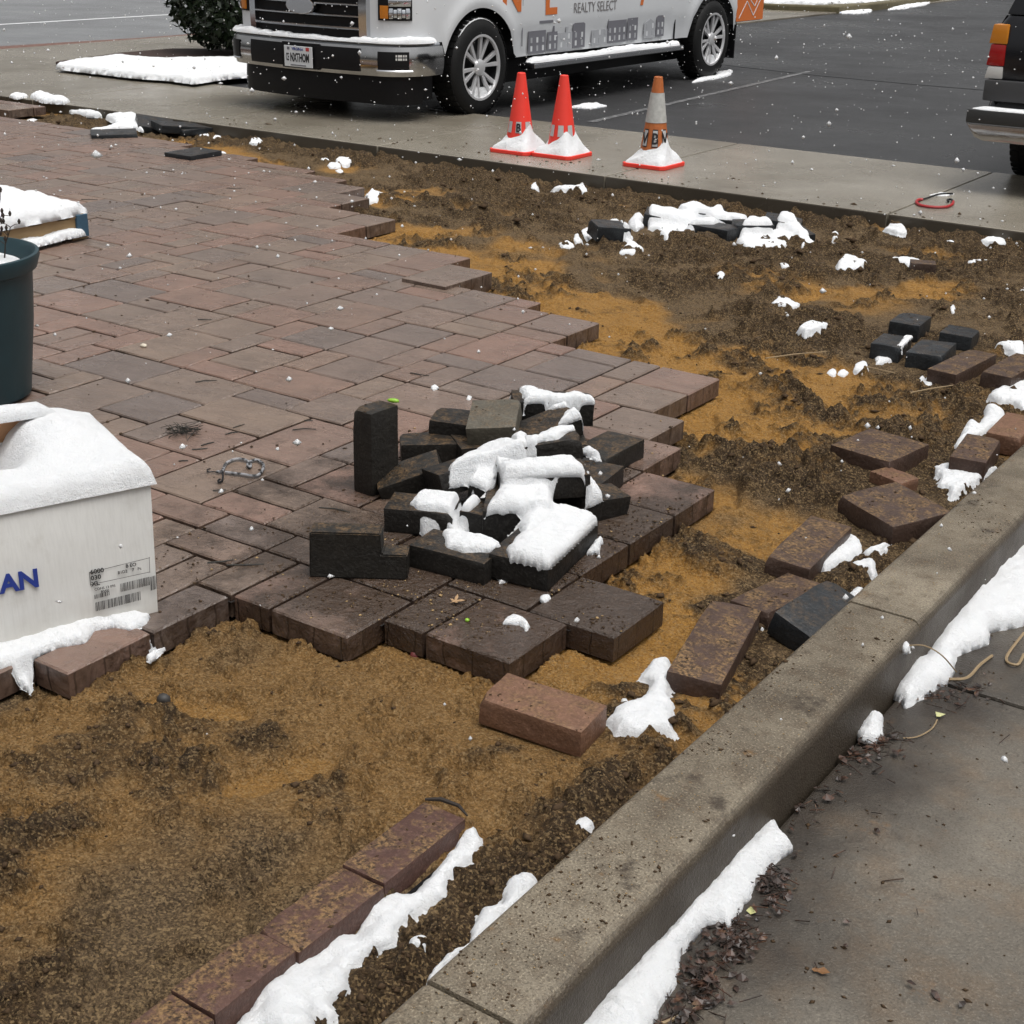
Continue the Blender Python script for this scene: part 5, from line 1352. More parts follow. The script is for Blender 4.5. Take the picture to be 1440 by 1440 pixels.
# ================================================================== TRAFFIC CONES
REDC = plain('fluorescent_red', (0.78, 0.045, 0.028), 0.5, noise=0.06, nscale=20)
RUSTO = plain('faded_orange', (0.42, 0.12, 0.03), 0.55, noise=0.35, nscale=40)
SLEEVE = plain('dirty_white_sleeve', (0.42, 0.42, 0.40), 0.5, noise=0.35, nscale=35)
PATCH = plain('grey_reflective', (0.45, 0.45, 0.45), 0.4, noise=0.2, nscale=60)
def cone(px, py, Hc, old, label, letters):
    g_ = G(px, py, 0.0); root = tag(empty('traffic_cone', g_), label, 'cone', 'traffic cones on the walkway')
    b = 0.172
    m = MB().prism([(-b, -b + .03), (-b + .03, -b), (b - .03, -b), (b, -b + .03), (b, b - .03), (b - .03, b), (-b + .03, b), (-b, b - .03)], 0.0, 0.028, 'z')
    m.build('base', REDC, root, 0.006)
    R0, R1 = 0.118, 0.030
    def rad(h): return R0 + (R1 - R0) * (h / Hc) ** 0.97
    def band(nm, h0, h1, mt, off=0.0, par=None, a0=None, a1=None):
        if a0 is None:
            return MB().lathe([(rad(h0 + (h1 - h0) * i / 6) + off, h0 + (h1 - h0) * i / 6) for i in range(7)], 40).build(nm, mt, par or root, 0, True)
        V = []; F = []
        for i in range(5):
            h = h0 + (h1 - h0) * i / 4
            for k in range(7):
                a = a0 + (a1 - a0) * k / 6; V.append(((rad(h) + off) * math.cos(a), (rad(h) + off) * math.sin(a), h))
        for i in range(4):
            for k in range(6): F.append((i * 7 + k, i * 7 + k + 1, (i + 1) * 7 + k + 1, (i + 1) * 7 + k))
        return MB().add(V, F).build(nm, mt, par or root, 0, True)
    if old:
        c = band('cone_body', 0.02, Hc, RUSTO)
        band('white_sleeve', Hc * 0.50, Hc * 0.83, SLEEVE, 0.003)
    else:
        c = band('cone_body', 0.02, Hc, REDC)
    MB().lathe([(R1, Hc), (R1 - 0.006, Hc + 0.004), (R1 - 0.012, Hc - 0.01)], 24).build('rim', RUSTO if old else REDC, c, 0, True)
    toward = math.atan2(-g_.y, -g_.x)
    hz0, hz1 = (Hc * 0.26, Hc * 0.40) if not old else (Hc * 0.23, Hc * 0.43)
    for i, ch in enumerate(letters):
        a = toward + (i - 1) * 0.82 - (0.15 if not old else 0.0)
        pt = band('sticker', hz0, hz1, PATCH if (ch == ' ' or not old) else INK, 0.003, c, a - 0.23, a + 0.23)
        if old: band('sticker_panel', hz0 + 0.008, hz1 - 0.008, PATCH, 0.0045, pt, a - 0.19, a + 0.19)
        if ch != ' ':
            hm = hz0 + (hz1 - hz0) * (0.20 if old else 0.13); rr_ = rad((hz0 + hz1) / 2) + 0.007
            up = Vector((-math.cos(a) * (R0 - R1) / Hc, -math.sin(a) * (R0 - R1) / Hc, 1)).normalized()
            o_ = Vector((math.cos(a) * (rad(hm) + 0.007), math.sin(a) * (rad(hm) + 0.007), hm))
            text_obj('letter', ch, (hz1 - hz0) * (0.88 if old else 1.05), INK, pt, basis(o_, (-math.sin(a), math.cos(a), 0), up), 0.002, 0.8, 'CENTER', 0.001)
    # snow apron on the base, banked up on one side
    na, nr = 48, 14
    V = []; F = []; rs = random.Random(int(px))
    ph = toward + 1.0
    for i in range(nr + 1):
        t = i / nr
        for k in range(na):
            a = 2 * math.pi * k / na
            sq = (b - 0.010) / max(abs(math.cos(a)), abs(math.sin(a))); sq = min(sq, 0.213)
            bank = 0.060 + 0.085 * (0.5 + 0.5 * math.cos(a - ph)) ** 2 + 0.02 * math.sin(a * 3 + px)
            ri = rad(bank) - 0.006
            r = ri + (sq - ri) * t
            z = 0.024 + (bank - 0.02) * ((1 - t) ** 1.6) + 0.034 * (1 - t ** 5) * (1 + 0.25 * math.sin(a * 5 + t * 4 + px)) + rs.uniform(-0.0015, 0.0015)
            V.append((g_.x + r * math.cos(a), g_.y + r * math.sin(a), z))
    for i in range(nr):
        for k in range(na): F.append((i * na + k, (i + 1) * na + k, (i + 1) * na + (k + 1) % na, i * na + (k + 1) % na))
    o = MB().add(V, F).build('snow_patch', SNOW, None, 0, True)
    tag(o, {0: 'snow banked on the base of the red cone marked with a B', 1: 'snow banked on the base of the red cone with blank grey patches', 2: 'snow banked on the base of the orange and white cone'}[len(CONES)], 'snow')
    CONES.append(root)
CONES = []
cone(731, 213, 0.560, False, 'red traffic cone marked with the letter B, touching its neighbour', ' B ')
cone(790, 219, 0.565, False, 'red traffic cone with two blank grey patches, touching its neighbour', ' ' * 3)
cone(919, 233, 0.605, True, 'faded orange traffic cone with a white sleeve, standing apart', 'VBV')

# ================================================================== CARDBOARD BOX
C0 = Vector((-2.584, 2.193, 0.0)); bu = Vector((-0.36, -0.933, 0)).normalized(); bv_ = Vector((-0.933, 0.36, 0)).normalized()
BXL, BXD, BXH = 0.62, 0.40, 0.365
lean = Vector((-0.022, 0.030, 0))
def BP(s, t, h): return C0 + bu * s + bv_ * t + Vector((0, 0, h)) + lean * (h / BXH)
def mat_card():
    t = NT('white_card')
    st = t.noise(3.0, 4, 0.6, vec=t.scalev(t.pos, (60, 60, 3)))
    c = t.mix(t.ramp(st, [(0.4, 0.0), (0.75, 0.3)]), (0.64, 0.64, 0.62), (0.46, 0.46, 0.44))
    c = t.mix(t.ramp(t.noise(14, 5, 0.7), [(0.55, 0.0), (0.8, 0.3)]), c, (0.35, 0.33, 0.29))
    zc = t.sep(t.pos)[2]
    damp = t.ramp(t.math('ADD', zc, t.math('MULTIPLY', t.noise(9, 4, 0.6), 0.12)), [(0.06, 0.45), (0.15, 0.0)])
    c = t.mix(damp, c, (0.34, 0.30, 0.24))
    t.set(Base_Color=c, Roughness=0.62); t.bump((st, 0.2, 0.002), (t.noise(5, 2, 0.5), 0.25, 0.015)); return t.m
CARD = mat_card(); KRAFT = plain('kraft_inside', (0.36, 0.19, 0.095), 0.7, noise=0.15, nscale=25)
bx = tag(empty('cardboard_box', C0), 'white cardboard box heaped with snow standing on the patio', 'box')
def panel(name, a, b, h0, h1, mat, th=0.006, inward=None, nx=10, nz=6, bul=0.006, h1b=None):
    """upright panel between plan points a=(s,t), b=(s,t)"""
    V = []; F = []
    d = Vector((b[0] - a[0], b[1] - a[1])); nrm = Vector((-d.y, d.x)).normalized() * (1 if inward is None else inward)
    for lay in (0, 1):
        for j in range(nz + 1):
            for i in range(nx + 1):
                u, v = i / nx, j / nz
                bl = bul * math.sin(math.pi * u) * math.sin(math.pi * v)
                s_ = a[0] + d.x * u + nrm.x * (lay * th - bl); t_ = a[1] + d.y * u + nrm.y * (lay * th - bl)
                hh = h1 if h1b is None else h1 + (h1b - h1) * u
                V.append(BP(s_, t_, h0 + (hh - h0) * v) - C0)
    w_ = nx + 1; nb = (nz + 1) * w_
    for j in range(nz):
        for i in range(nx):
            q_ = j * w_ + i; F.append((q_, q_ + 1, q_ + w_ + 1, q_ + w_)); F.append((nb + q_, nb + q_ + w_, nb + q_ + w_ + 1, nb + q_ + 1))
    for i in range(nx): F.append((i, nb + i, nb + i + 1, i + 1)); q_ = nz * w_ + i; F.append((q_, q_ + 1, nb + q_ + 1, nb + q_))
    for j in range(nz): q_ = j * w_; F.append((q_, q_ + w_, nb + q_ + w_, nb + q_)); q_ = j * w_ + nx; F.append((q_, nb + q_, nb + q_ + w_, q_ + w_))
    return MB().add(V, F).build(name, mat, bx, 0, True)
pf = panel('front_panel', (0, 0), (BXL, 0), 0.0, BXH, CARD, inward=1, bul=0.010)
panel('side_panel', (0, 0.008), (0, BXD), 0.0, BXH, CARD, inward=-1)
panel('side_panel', (BXL, 0.008), (BXL, BXD), 0.0, BXH, CARD, inward=1)
panel('back_panel', (0, BXD), (BXL, BXD), 0.0, BXH, CARD, inward=-1)
slab_quad('bottom', [BP(0.01, 0.01, 0.004) - C0, BP(BXL - 0.01, 0.01, 0.004) - C0, BP(BXL - 0.01, BXD - 0.01, 0.004) - C0, BP(0.01, BXD - 0.01, 0.004) - C0], KRAFT, bx, 0.003)
def flap(pts, name='flap', mt=KRAFT): return slab_quad(name, [BP(*p) - C0 for p in pts], mt, bx, 0.005)
flap([(0.01, 0.02, BXH - 0.006), (BXL, 0.02, BXH - 0.006), (BXL, 0.20, BXH - 0.05), (0.01, 0.20, BXH - 0.05)][::-1])
flap([(0.004, 0.01, BXH + 0.002), (0.09, 0.06, BXH + 0.01), (0.12, BXD - 0.02, BXH + 0.03), (0.004, BXD - 0.01, BXH + 0.002)])
flap([(0.06, BXD, BXH), (BXL, BXD, BXH), (BXL, BXD - 0.06, BXH + 0.085), (0.12, BXD - 0.05, BXH + 0.07)])
# face printing: place by where it stands on the front panel
fn = bu.cross(Vector((0, 0, 1))).normalized()
if fn.dot(Vector((0, 0, CAM_H)) - C0) < 0: fn = -fn
def onface(px, py):
    a, b = px - 720.0, py - 720.0
    d = Vector([M[0][i] * a + M[1][i] * b + M[2][i] * FPX for i in range(3)]); o_ = Vector((0, 0, CAM_H))
    up_ = (Vector((0, 0, BXH)) + lean).normalized(); nn = bu.cross(up_)
    if nn.dot(o_ - C0) < 0: nn = -nn
    nn.normalize(); t = (C0 - o_).dot(nn) / d.dot(nn); return o_ + d * t, nn, up_
def face_m(px, py, off=0.012):
    p, nn, up_ = onface(px, py); p = p + nn * off - C0
    return basis(p, -bu, up_)
text_obj('blue_lettering', 'AN', 0.062, BLUEINK, pf, face_m(-1, 832, 0.013), 0.0022, 1.02)
text_obj('label_text', '6000\n030\nXL', 0.0155, INK, pf, face_m(125, 806, 0.0105), 0.0003, 1.1)
text_obj('label_text', 'B EO', 0.0125, INK, pf, face_m(175, 797, 0.009), 0.0002, 1.0)
text_obj('label_text', 'B1D2    7   Pc', 0.0105, INK, pf, face_m(164, 806, 0.009), 0.0001, 1.0)
text_obj('label_text', 'CONS 13 095\n      80/00', 0.009, INK, pf, face_m(131, 829, 0.0105), 0.0, 1.0)
br_ = random.Random(12)
def bars(px0, py0, px1, py1, h, n):
    a, nn, up_ = onface(px0, py0); b, _, _ = onface(px1, py1)
    m = MB(); d = (b - a); L = d.length; d.normalize(); x = 0.0
    while x < L:
        wv = br_.choice((0.0009, 0.0014, 0.0022)); o_ = a + d * x - C0 + nn * 0.0100
        m.add([o_, o_ + d * wv, o_ + d * wv + up_ * h, o_ + up_ * h], [(0, 1, 2, 3)]); x += wv + br_.choice((0.0008, 0.0013, 0.002))
    m.build('barcode', INK, pf)
bars(133, 858, 196, 842, 0.023, 40); bars(168, 831, 209, 821, 0.022, 30); bars(131, 841, 153, 835, 0.011, 14); bars(210, 829, 219, 826, 0.036, 6)
for (p0_, p1_) in (((124, 804), (209, 783)), ((125, 821), (209, 803)), ((124, 803), (126, 822)), ((208, 782), (209, 804))):
    a, nn, up_ = onface(*p0_); b, _, _ = onface(*p1_); d = (b - a).normalized(); e = d.cross(nn) * 0.0006
    MB().add([a - C0 + nn * .0085 - e, b - C0 + nn * .0085 - e, b - C0 + nn * .0085 + e, a - C0 + nn * .0085 + e], [(0, 1, 2, 3)]).build('label_frame', INK, pf)
# snow heaped on top of the box
ns, nt_ = 64, 52; V = []; F = []
S_, T_ = np.meshgrid(np.linspace(-0.012, BXL + 0.01, ns), np.linspace(-0.012, BXD + 0.01, nt_), indexing='ij')
edge = np.minimum(np.minimum(S_ + 0.012, BXL + 0.01 - S_), np.minimum(T_ + 0.012, BXD + 0.01 - T_)); rd = np.clip(edge / 0.035, 0, 1)
dome = np.sqrt(1 - (1 - rd) ** 2)
ridge_ = 0.046 * np.exp(-((S_ - 0.13) / 0.085) ** 2) * sstep(0.06, 0.36, T_)
hgt = BXH - 0.008 + 0.042 * dome + ridge_ * dome + 0.030 * (fbm(S_ + 3, T_, 7, 3, 8) - 0.5) * dome
dip = sstep(0.20, 0.34, S_) * sstep(0.10, 0.26, T_) * dome
hgt = hgt - 0.15 * dip
for i in range(ns):
    for k in range(nt_):
        V.append(BP(float(S_[i, k]), float(T_[i, k]), float(hgt[i, k])) - Vector((0, 0, 0.022 * (1 - float(rd[i, k])))))
for i in range(ns - 1):
    for k in range(nt_ - 1): F.append((i * nt_ + k, i * nt_ + k + 1, (i + 1) * nt_ + k + 1, (i + 1) * nt_ + k))
o = MB().add(V, F).build('snow_patch', SNOW, None, 0, False); o.data.shade_smooth(); tag(o, 'deep smooth snow piled on top of the white cardboard box', 'snow')
path = []
for i in range(14):
    s_ = 0.12 + 0.52 * i / 13; path.append((BP(s_, BXD - 0.055, BXH + 0.070 + 0.02 * s_), bv_))
ribbon_snow(path, 0.028, 0.035, 'rim of snow on the raised brown flap of the box', jag=0.15, seed=21)
snow([(-90, 905), (-40, 880), (0, 868), (60, 861), (120, 857), (170, 862), (213, 868), (205, 880), (182, 888), (160, 884), (135, 888), (122, 905), (85, 911), (65, 918), (46, 925), (40, 952), (27, 943), (15, 935), (0, 940), (-60, 960)], 0, 0.03, 'sheet of snow spilling from the foot of the cardboard box to the broken edge', base='patio')
snow([(202, 904), (210, 895), (229, 891), (222, 899), (210, 907)], 0, 0.014, 'sliver of snow at the paver edge beside the cardboard box', base='patio')

# ================================================================== PLANT POT, PALLET
TEAL = plain('teal_plastic', (0.012, 0.034, 0.042), 0.42, noise=0.35, nscale=9, bump=0.15)
pc = G(-40, 556, 0.0)
pt = tag(empty('plant_pot', pc), 'large teal plastic plant pot with a dead plant and snow inside', 'plant pot')
PH = 0.52
MB().lathe([(q_[0] * 1.09, q_[1]) for q_ in [(0.001, 0.004), (0.165, 0.004), (0.178, 0.0), (0.192, 0.012), (0.200, 0.08), (0.224, 0.28), (0.236, PH - 0.075), (0.238, PH - 0.062), (0.252, PH - 0.055), (0.264, PH - 0.015), (0.262, PH), (0.252, PH + 0.002), (0.244, PH - 0.01), (0.232, PH - 0.08), (0.001, PH - 0.085)]], 56).build('pot', TEAL, pt, 0, True)
MB().lathe([(0.252, PH - 0.075), (0.12, PH - 0.065), (0.001, PH - 0.062)], 40).build('soil', plain('potting_soil', (0.02, 0.015, 0.010), 0.9, noise=0.4), pt, 0, True)
DRY = plain('dead_stem', (0.035, 0.024, 0.017), 0.8)
pr2 = random.Random(4)
pl_ = tag(empty('dead_plant', pc + Vector((0.06, 0.05, PH - 0.06))), 'spindly dead plant with seed heads in the teal pot', 'plant')
for i in range(9):
    bxx, byy = pr2.uniform(-0.05, 0.10), pr2.uniform(-0.06, 0.07); hgt_ = pr2.uniform(0.14, 0.27)
    dx, dy = pr2.uniform(-0.06, 0.08), pr2.uniform(-0.06, 0.06); pts = []
    for k in range(6):
        t = k / 5; pts.append((bxx + dx * t * t + pr2.uniform(-.004, .004), byy + dy * t * t, hgt_ * t))
    st = MB().tube(pts, [0.0035 * (1 - 0.6 * k / 5) for k in range(6)], 5).build('stem', DRY, pl_)
    for k in range(3, 6):
        for q_ in range(2):
            a = pr2.uniform(0, 6.28); e = Vector(pts[k]) + Vector((math.cos(a) * 0.03, math.sin(a) * 0.03, pr2.uniform(0.0, 0.03)))
            MB().tube([pts[k], (Vector(pts[k]) + e) / 2 + Vector((0, 0, .004)), e], [0.0015, 0.0013, 0.001], 4).tube([e, e + Vector((0, 0, 0.010)), e + Vector((0.002, 0, 0.018))], [0.003, 0.006, 0.002], 5).build('seed_head', DRY, st)
V = []; F = []; na, nr = 40, 10
for i in range(nr + 1):
    r = 0.245 * (1 - i / nr)
    for k in range(na):
        a = 2 * math.pi * k / na; V.append((pc.x + r * math.cos(a), pc.y + r * math.sin(a), PH - 0.075 + 0.075 * math.sqrt(max(0, 1 - (r / 0.247) ** 2)) + 0.008 * math.sin(a * 3) * (1 - i / nr) * (i / nr) * 4))
for i in range(nr):
    for k in range(na): F.append((i * na + k, i * na + (k + 1) % na, (i + 1) * na + (k + 1) % na, (i + 1) * na + k))
tag(MB().add(V, F).build('snow_patch', SNOW, None, 0, True), 'snow filling the top of the teal plant pot', 'snow')

WOOD = NT('pallet_wood'); wv = WOOD.noise(4, 5, 0.65, vec=WOOD.scalev(WOOD.pos, (14, 2, 14)))
WOOD.set(Base_Color=WOOD.mix(wv, (0.20, 0.125, 0.055), (0.42, 0.29, 0.15)), Roughness=0.7).bump((wv, 0.4, 0.004)); WOOD = WOOD.m
BLUEW = plain('blue_painted_wood', (0.03, 0.075, 0.12), 0.7, noise=0.5, nscale=40)
pal = tag(empty('pallet', (-6.20, 5.0, 0)), 'wooden pallet with a blue painted corner under thick snow', 'pallet')
PX, PY = 1.02, 1.2
for i, xx in enumerate((-0.035, -PX / 2, -PX + 0.035)):
    MB().box((xx, -PY / 2, 0.070), (0.05, PY - (0.012 if i == 0 else 0.0), 0.088)).build('stringer', WOOD, pal, 0.003)
for i in range(7):
    yy_ = -0.05 - (PY - 0.1) * i / 6
    MB().box((-PX / 2, yy_, 0.124), (PX, 0.10, 0.018)).build('deck_board', WOOD, pal, 0.002)
for yy_ in (-0.05, -PY / 2, -PY + 0.05): MB().box((-PX / 2, yy_, 0.013), (PX, 0.10, 0.024)).build('bottom_board', WOOD, pal, 0.002)
MB().box((-0.030, 0.004, 0.072), (0.058, 0.02, 0.118)).build('painted_block', BLUEW, pal, 0.003)
MB().box((0.001, -0.03, 0.072), (0.018, 0.07, 0.118)).build('painted_block', BLUEW, pal, 0.003)
snow([(-7.26, 5.02), (-6.20, 5.02), (-6.18, 4.6), (-6.185, 4.1), (-6.2, 3.78), (-7.26, 3.78)], 0.13, 0.10, 'thick pillow of snow on top of the wooden pallet', base=0.128, world=True, jag=0.008, lump=0.2)
snow([(-6.30, 4.97), (-6.17, 4.97), (-6.15, 4.75), (-6.13, 4.6), (-6.17, 4.4), (-6.30, 4.4)], 0.02, 0.045, 'strip of snow lodged along the bottom board of the pallet', base=0.026, world=True, jag=0.012)

# ================================================================== PLANTED ISLAND, SHRUB, VERGE
isl = [G(78, 93, 0), G(170, 80, 0), G(240, 74, 0), G(430, 74, 0), G(400, 98, 0), G(357, 104, 0), G(272, 113, 0)]
MULCH = plain('bark_mulch', (0.035, 0.018, 0.013), 0.9, noise=0.6, nscale=25, bump=1.0)
m = MB().prism([(p.x, p.y) for p in isl], -0.02, 0.05, 'z'); tag(m.build('planting_bed', MULCH, None, 0.02), 'mulched planting bed beside the car park', kind='structure')
snow([(77, 93), (100, 88), (168, 80), (185, 82), (235, 85), (300, 84), (385, 83), (385, 101), (357, 104), (318, 107), (272, 114), (235, 109), (190, 106), (130, 99)], 0.06, 0.085, 'flat wedge of unbroken snow covering the front of the planting bed', base=0.03, jag=0.02, lump=0.1)
def shrub(loc, rx, ry, rz, n, label):
    root = tag(empty('evergreen_shrub', loc), label, 'shrub')
    r = np.random.default_rng(3)
    for i in range(7):
        a = 2 * math.pi * i / 7
        MB().tube([(0.05 * math.cos(a), 0.05 * math.sin(a), -0.05), (0.25 * math.cos(a), 0.25 * math.sin(a), rz * 0.5), (0.55 * math.cos(a), 0.5 * math.sin(a), rz * 1.1)], [0.03, 0.02, 0.008], 6).build('trunk', plain('shrub_bark', (0.03, 0.022, 0.016), 0.9) if i == 0 else bpy.data.materials['shrub_bark'], root)
    d = r.normal(size=(n, 3)); d /= np.linalg.norm(d, axis=1)[:, None]
    rad = 1 - 0.35 * r.random(n) ** 1.6
    bump_ = 1 + 0.16 * (fbm(d[:, 0] * 2 + 5, d[:, 1] * 2 + d[:, 2] * 1.7, 2.2, 3, 2) - 0.5) * 2
    c = d * (rad * bump_)[:, None] * np.array([rx, ry, rz]); c[:, 2] += rz * 0.92
    c = c[c[:, 2] > 0.06]; n = len(c); d = d[:n]
    nrm = d + 0.9 * r.normal(size=(n, 3)); nrm /= np.linalg.norm(nrm, axis=1)[:, None]
    t = np.cross(nrm, r.normal(size=(n, 3))); t /= np.linalg.norm(t, axis=1)[:, None]; b = np.cross(nrm, t)
    L = (0.045 + 0.03 * r.random(n))[:, None]; W = L * 0.42
    V = np.stack([c - t * L, c + b * W + nrm * 0.008, c + t * L, c - b * W + nrm * 0.008], 1).reshape(-1, 3)
    Fq = np.arange(4 * n).reshape(-1, 4)
    LEAF = NT('evergreen_leaf'); LEAF.set(Base_Color=LEAF.mix(LEAF.noise(9, 3, 0.6), (0.010, 0.020, 0.010), (0.035, 0.050, 0.022)), Roughness=0.35)
    me = np_mesh('crown', V, Fq, LEAF.m, False); link(bpy.data.objects.new('crown', me), root)
    # flecks of snow caught on the leaves
    k = r.choice(n, 90, replace=False); mm = MB()
    for i in k:
        p = c[i]; s_ = 0.018 + 0.035 * r.random()
        if p[2] < 0.35: continue
        mm.add([(p[0] + s_ * math.cos(q_) * (1 + .3 * math.sin(q_ * 3 + i)), p[1] + s_ * math.sin(q_), p[2]) for q_ in np.arange(0, 6.2, 1.05)] + [(p[0], p[1], p[2] + s_ * 0.7)], [(q_, (q_ + 1) % 6, 6) for q_ in range(6)])
    o = mm.build('snow_flecks', SNOW, root, 0, True)
    return root
sl = G(285, 80, 0.05) + Vector((0.1, 0.75, 0)); sl.z = 0.04
shrub(sl, 1.05, 0.85, 0.85, 9000, 'dense dark evergreen shrub flecked with snow behind the white truck')
GRASS = plain('winter_verge', (0.10, 0.085, 0.045), 0.9, noise=0.5, nscale=8, bump=0.6)
vp = [G(1000, 9, 0), G(1090, 14, 0), G(1180, 17, 0), G(1235, 12, 0), G(1320, 1, 0), G(1345, -6, 0)]
far_ = [Vector((p.x * 1.6, p.y * 1.6, 0)) for p in vp[::-1]]
m = MB().prism([(p.x, p.y) for p in vp + far_], -0.1, 0.10, 'z'); tag(m.build('verge', GRASS, None, 0.03), 'raised verge on the far side of the car park', kind='structure')
snow([(1000, 0), (1085, 5), (1150, 7), (1215, 4), (1290, -4), (1300, -22), (1000, -20)], 0.1, 0.10, 'bank of snow covering the far verge', base=0.09, jag=0.08, lump=0.2)
snow([(1180, 17), (1200, 14), (1226, 13), (1224, 16), (1200, 18)], 0.0, 0.05, 'short strip of snow at the foot of the far verge', base=-0.03, jag=0.03)
snow([(1248, 12), (1275, 6), (1310, 2), (1300, 6), (1270, 11)], 0.0, 0.05, 'long strip of snow at the foot of the far verge', base=-0.03, jag=0.03)
# streaks of snow on the car park
snow([(803, 152), (820, 147), (840, 146), (852, 150), (830, 154)], -0.03, 0.02, 'streak of snow on the asphalt behind the red cones', base=-0.03, jag=0.02)
snow([(972, 117), (990, 108), (1010, 103), (1030, 100), (1026, 107), (1005, 112)], -0.03, 0.03, 'wedge of snow beside the rear wheel of the white truck', base=-0.03, jag=0.02)
snow([(603, 155), (620, 151), (640, 154), (625, 158)], -0.01, 0.012, 'thin scrap of snow by the front tyre of the white truck', base=-0.004, jag=0.02)
snow([(1305, 275), (1322, 271), (1342, 273), (1330, 276)], 0, 0.006, 'thin streak of snow beside the red cord on the walkway', base=0.0, jag=0.01)

# ================================================================== CORDS AND SMALL LITTER
def px_path(pts, z, sub=5):
    P = [G(px, py, z) for px, py in pts]; Q = []
    for i in range(len(P) - 1):
        p0_, p1_, p2_, p3_ = P[max(i - 1, 0)], P[i], P[i + 1], P[min(i + 2, len(P) - 1)]
        for k in range(sub):
            t = k / sub
            Q.append(0.5 * ((2 * p1_) + (p2_ - p0_) * t + (2 * p0_ - 5 * p1_ + 4 * p2_ - p3_) * t * t + (3 * p1_ - p0_ - 3 * p2_ + p3_) * t ** 3))
    Q.append(P[-1]); return Q
def zC(*p): return [(200 + a * 0.20833, 520 + b * 0.20833) for a, b in p]
STR = NT('striped_cord'); STR.set(Base_Color=STR.ramp(STR.voro(60), [(0.35, (0.012, 0.012, 0.014)), (0.62, (0.25, 0.25, 0.26))]), Roughness=0.6)
bc = tag(empty('bungee_cord', G(325, 655, 0)), 'black and white hooked cord curled on the pavers', 'cord')
def part_w(name, mb, mat, root, smooth=True):
    o = mb.build(name, mat, None, 0, smooth); o.parent = root
    o.matrix_parent_inverse = Matrix.Translation(-root.location); return o
part_w('cord', MB().tube(px_path(zC((500, 690), (540, 682), (560, 640), (590, 617), (640, 602), (700, 610), (732, 640), (722, 658), (712, 640), (740, 614), (780, 610), (817, 640), (812, 675), (790, 705), (750, 716), (680, 706), (560, 692)), 0.006), 0.0048, 7), STR.m, bc)
part_w('hook', MB().tube(px_path(zC((500, 690), (470, 688), (445, 690), (440, 675), (460, 668)), 0.005), 0.0022, 6), BLACKP, bc)
part_w('hook', MB().tube(px_path(zC((545, 690), (545, 720), (540, 745), (522, 760), (512, 748), (525, 738)), 0.005), 0.003, 6), BLACKP, bc)
RCORD = plain('red_cord', (0.32, 0.015, 0.018), 0.5)
rc = tag(empty('bungee_cord', G(1315, 285, 0)), 'red hooked cord lying on the walkway across a slab joint', 'cord')
def zD(*p): return [(1080 + a * 0.25, b * 0.25) for a, b in p]
part_w('cord', MB().tube(px_path(zD((870, 1122), (845, 1124), (835, 1138), (860, 1155), (930, 1165), (1000, 1164), (1035, 1150), (1042, 1134)), 0.010), 0.009, 7), RCORD, rc)
part_w('hook', MB().tube(px_path(zD((855, 1122), (880, 1118), (900, 1112), (960, 1092), (1040, 1088)), 0.010), 0.005, 6), BLACKP, rc)
part_w('hook', MB().tube(px_path(zD((1042, 1134), (1030, 1122), (1010, 1124), (1015, 1134)), 0.012), 0.007, 6), BLACKP, rc)

lr = random.Random(77)
NEED = plain('wet_needles', (0.018, 0.017, 0.013), 0.6)
def twig(px, py, L, ang, r, z, name, label, cat, mt=NEED, group=None):
    p = G(px, py, z); d = Vector((math.cos(ang), math.sin(ang), 0)) * L / 2
    k = Vector((-d.y, d.x, 0)) * lr.uniform(-0.25, 0.25)
    o = MB().tube([p - d + Vector((0, 0, r)), p + k + Vector((0, 0, r * 1.6)), p + d + Vector((0, 0, r))], [r, r, r * 0.7], 5).build(name, mt)
    tag(o, label, cat, group); return o
m = MB()
for i in range(46):
    a = lr.uniform(0, 6.28); p = G(257 + lr.gauss(0, 10), 610 + lr.gauss(0, 4), 0.0); L = lr.uniform(0.02, 0.05)
    d = Vector((math.cos(a) * L, math.sin(a) * L, lr.uniform(-0.006, 0.014))); p.z = lr.uniform(0.003, 0.02)
    m.tube([p - d, p + d], [0.0012, 0.0008], 4)
tag(m.build('needle_tuft', NEED), 'dark tuft of wet pine needles lying on the pavers', 'pine needles')
TG = 'bits of twig scattered on the pavers'
for (px, py, L, a) in ((327, 610, 0.05, 1.2), (336, 600, 0.05, 1.5), (281, 632, 0.05, 0.9), (292, 625, 0.05, 1.4), (428, 605, 0.08, 0.75), (434, 592, 0.03, 0.7), (258, 649, 0.03, 0.8), (309, 690, 0.04, 0.8), (345, 795, 0.10, 0.7), (310, 790, 0.07, 0.9), (290, 537, 0.08, 0.95), (288, 450, 0.06, 0.6), (470, 718, 0.10, 0.3), (590, 527, 0.08, 0.2), (126, 281, 0.10, 0.6), (330, 265, 0.10, 0.6)):
    twig(px, py, L, a, 0.0022, 0.0, 'twig', 'short dark twig lying on the pavers', 'twig', NEED, TG)
for (px, py, L, a, lb) in ((1120, 500, 0.30, 1.0, 'pale dry stalk on the churned sand by the black pavers'), (1310, 548, 0.22, 1.1, 'pale dry stalk on the sand near the long sandy paver'), (1246, 523, 0.2, -0.1, 'thin pale stalk on the sand before the black pavers')):
    p = G(px, py, -0.06); zz_ = sand_z(p.x, p.y) + 0.02
    twig(px, py, L, a, 0.0028, zz_, 'dry_stalk', lb, 'stalk', plain('pale_straw', (0.25, 0.18, 0.10), 0.7) if 'pale_straw' not in bpy.data.materials else bpy.data.materials['pale_straw'])
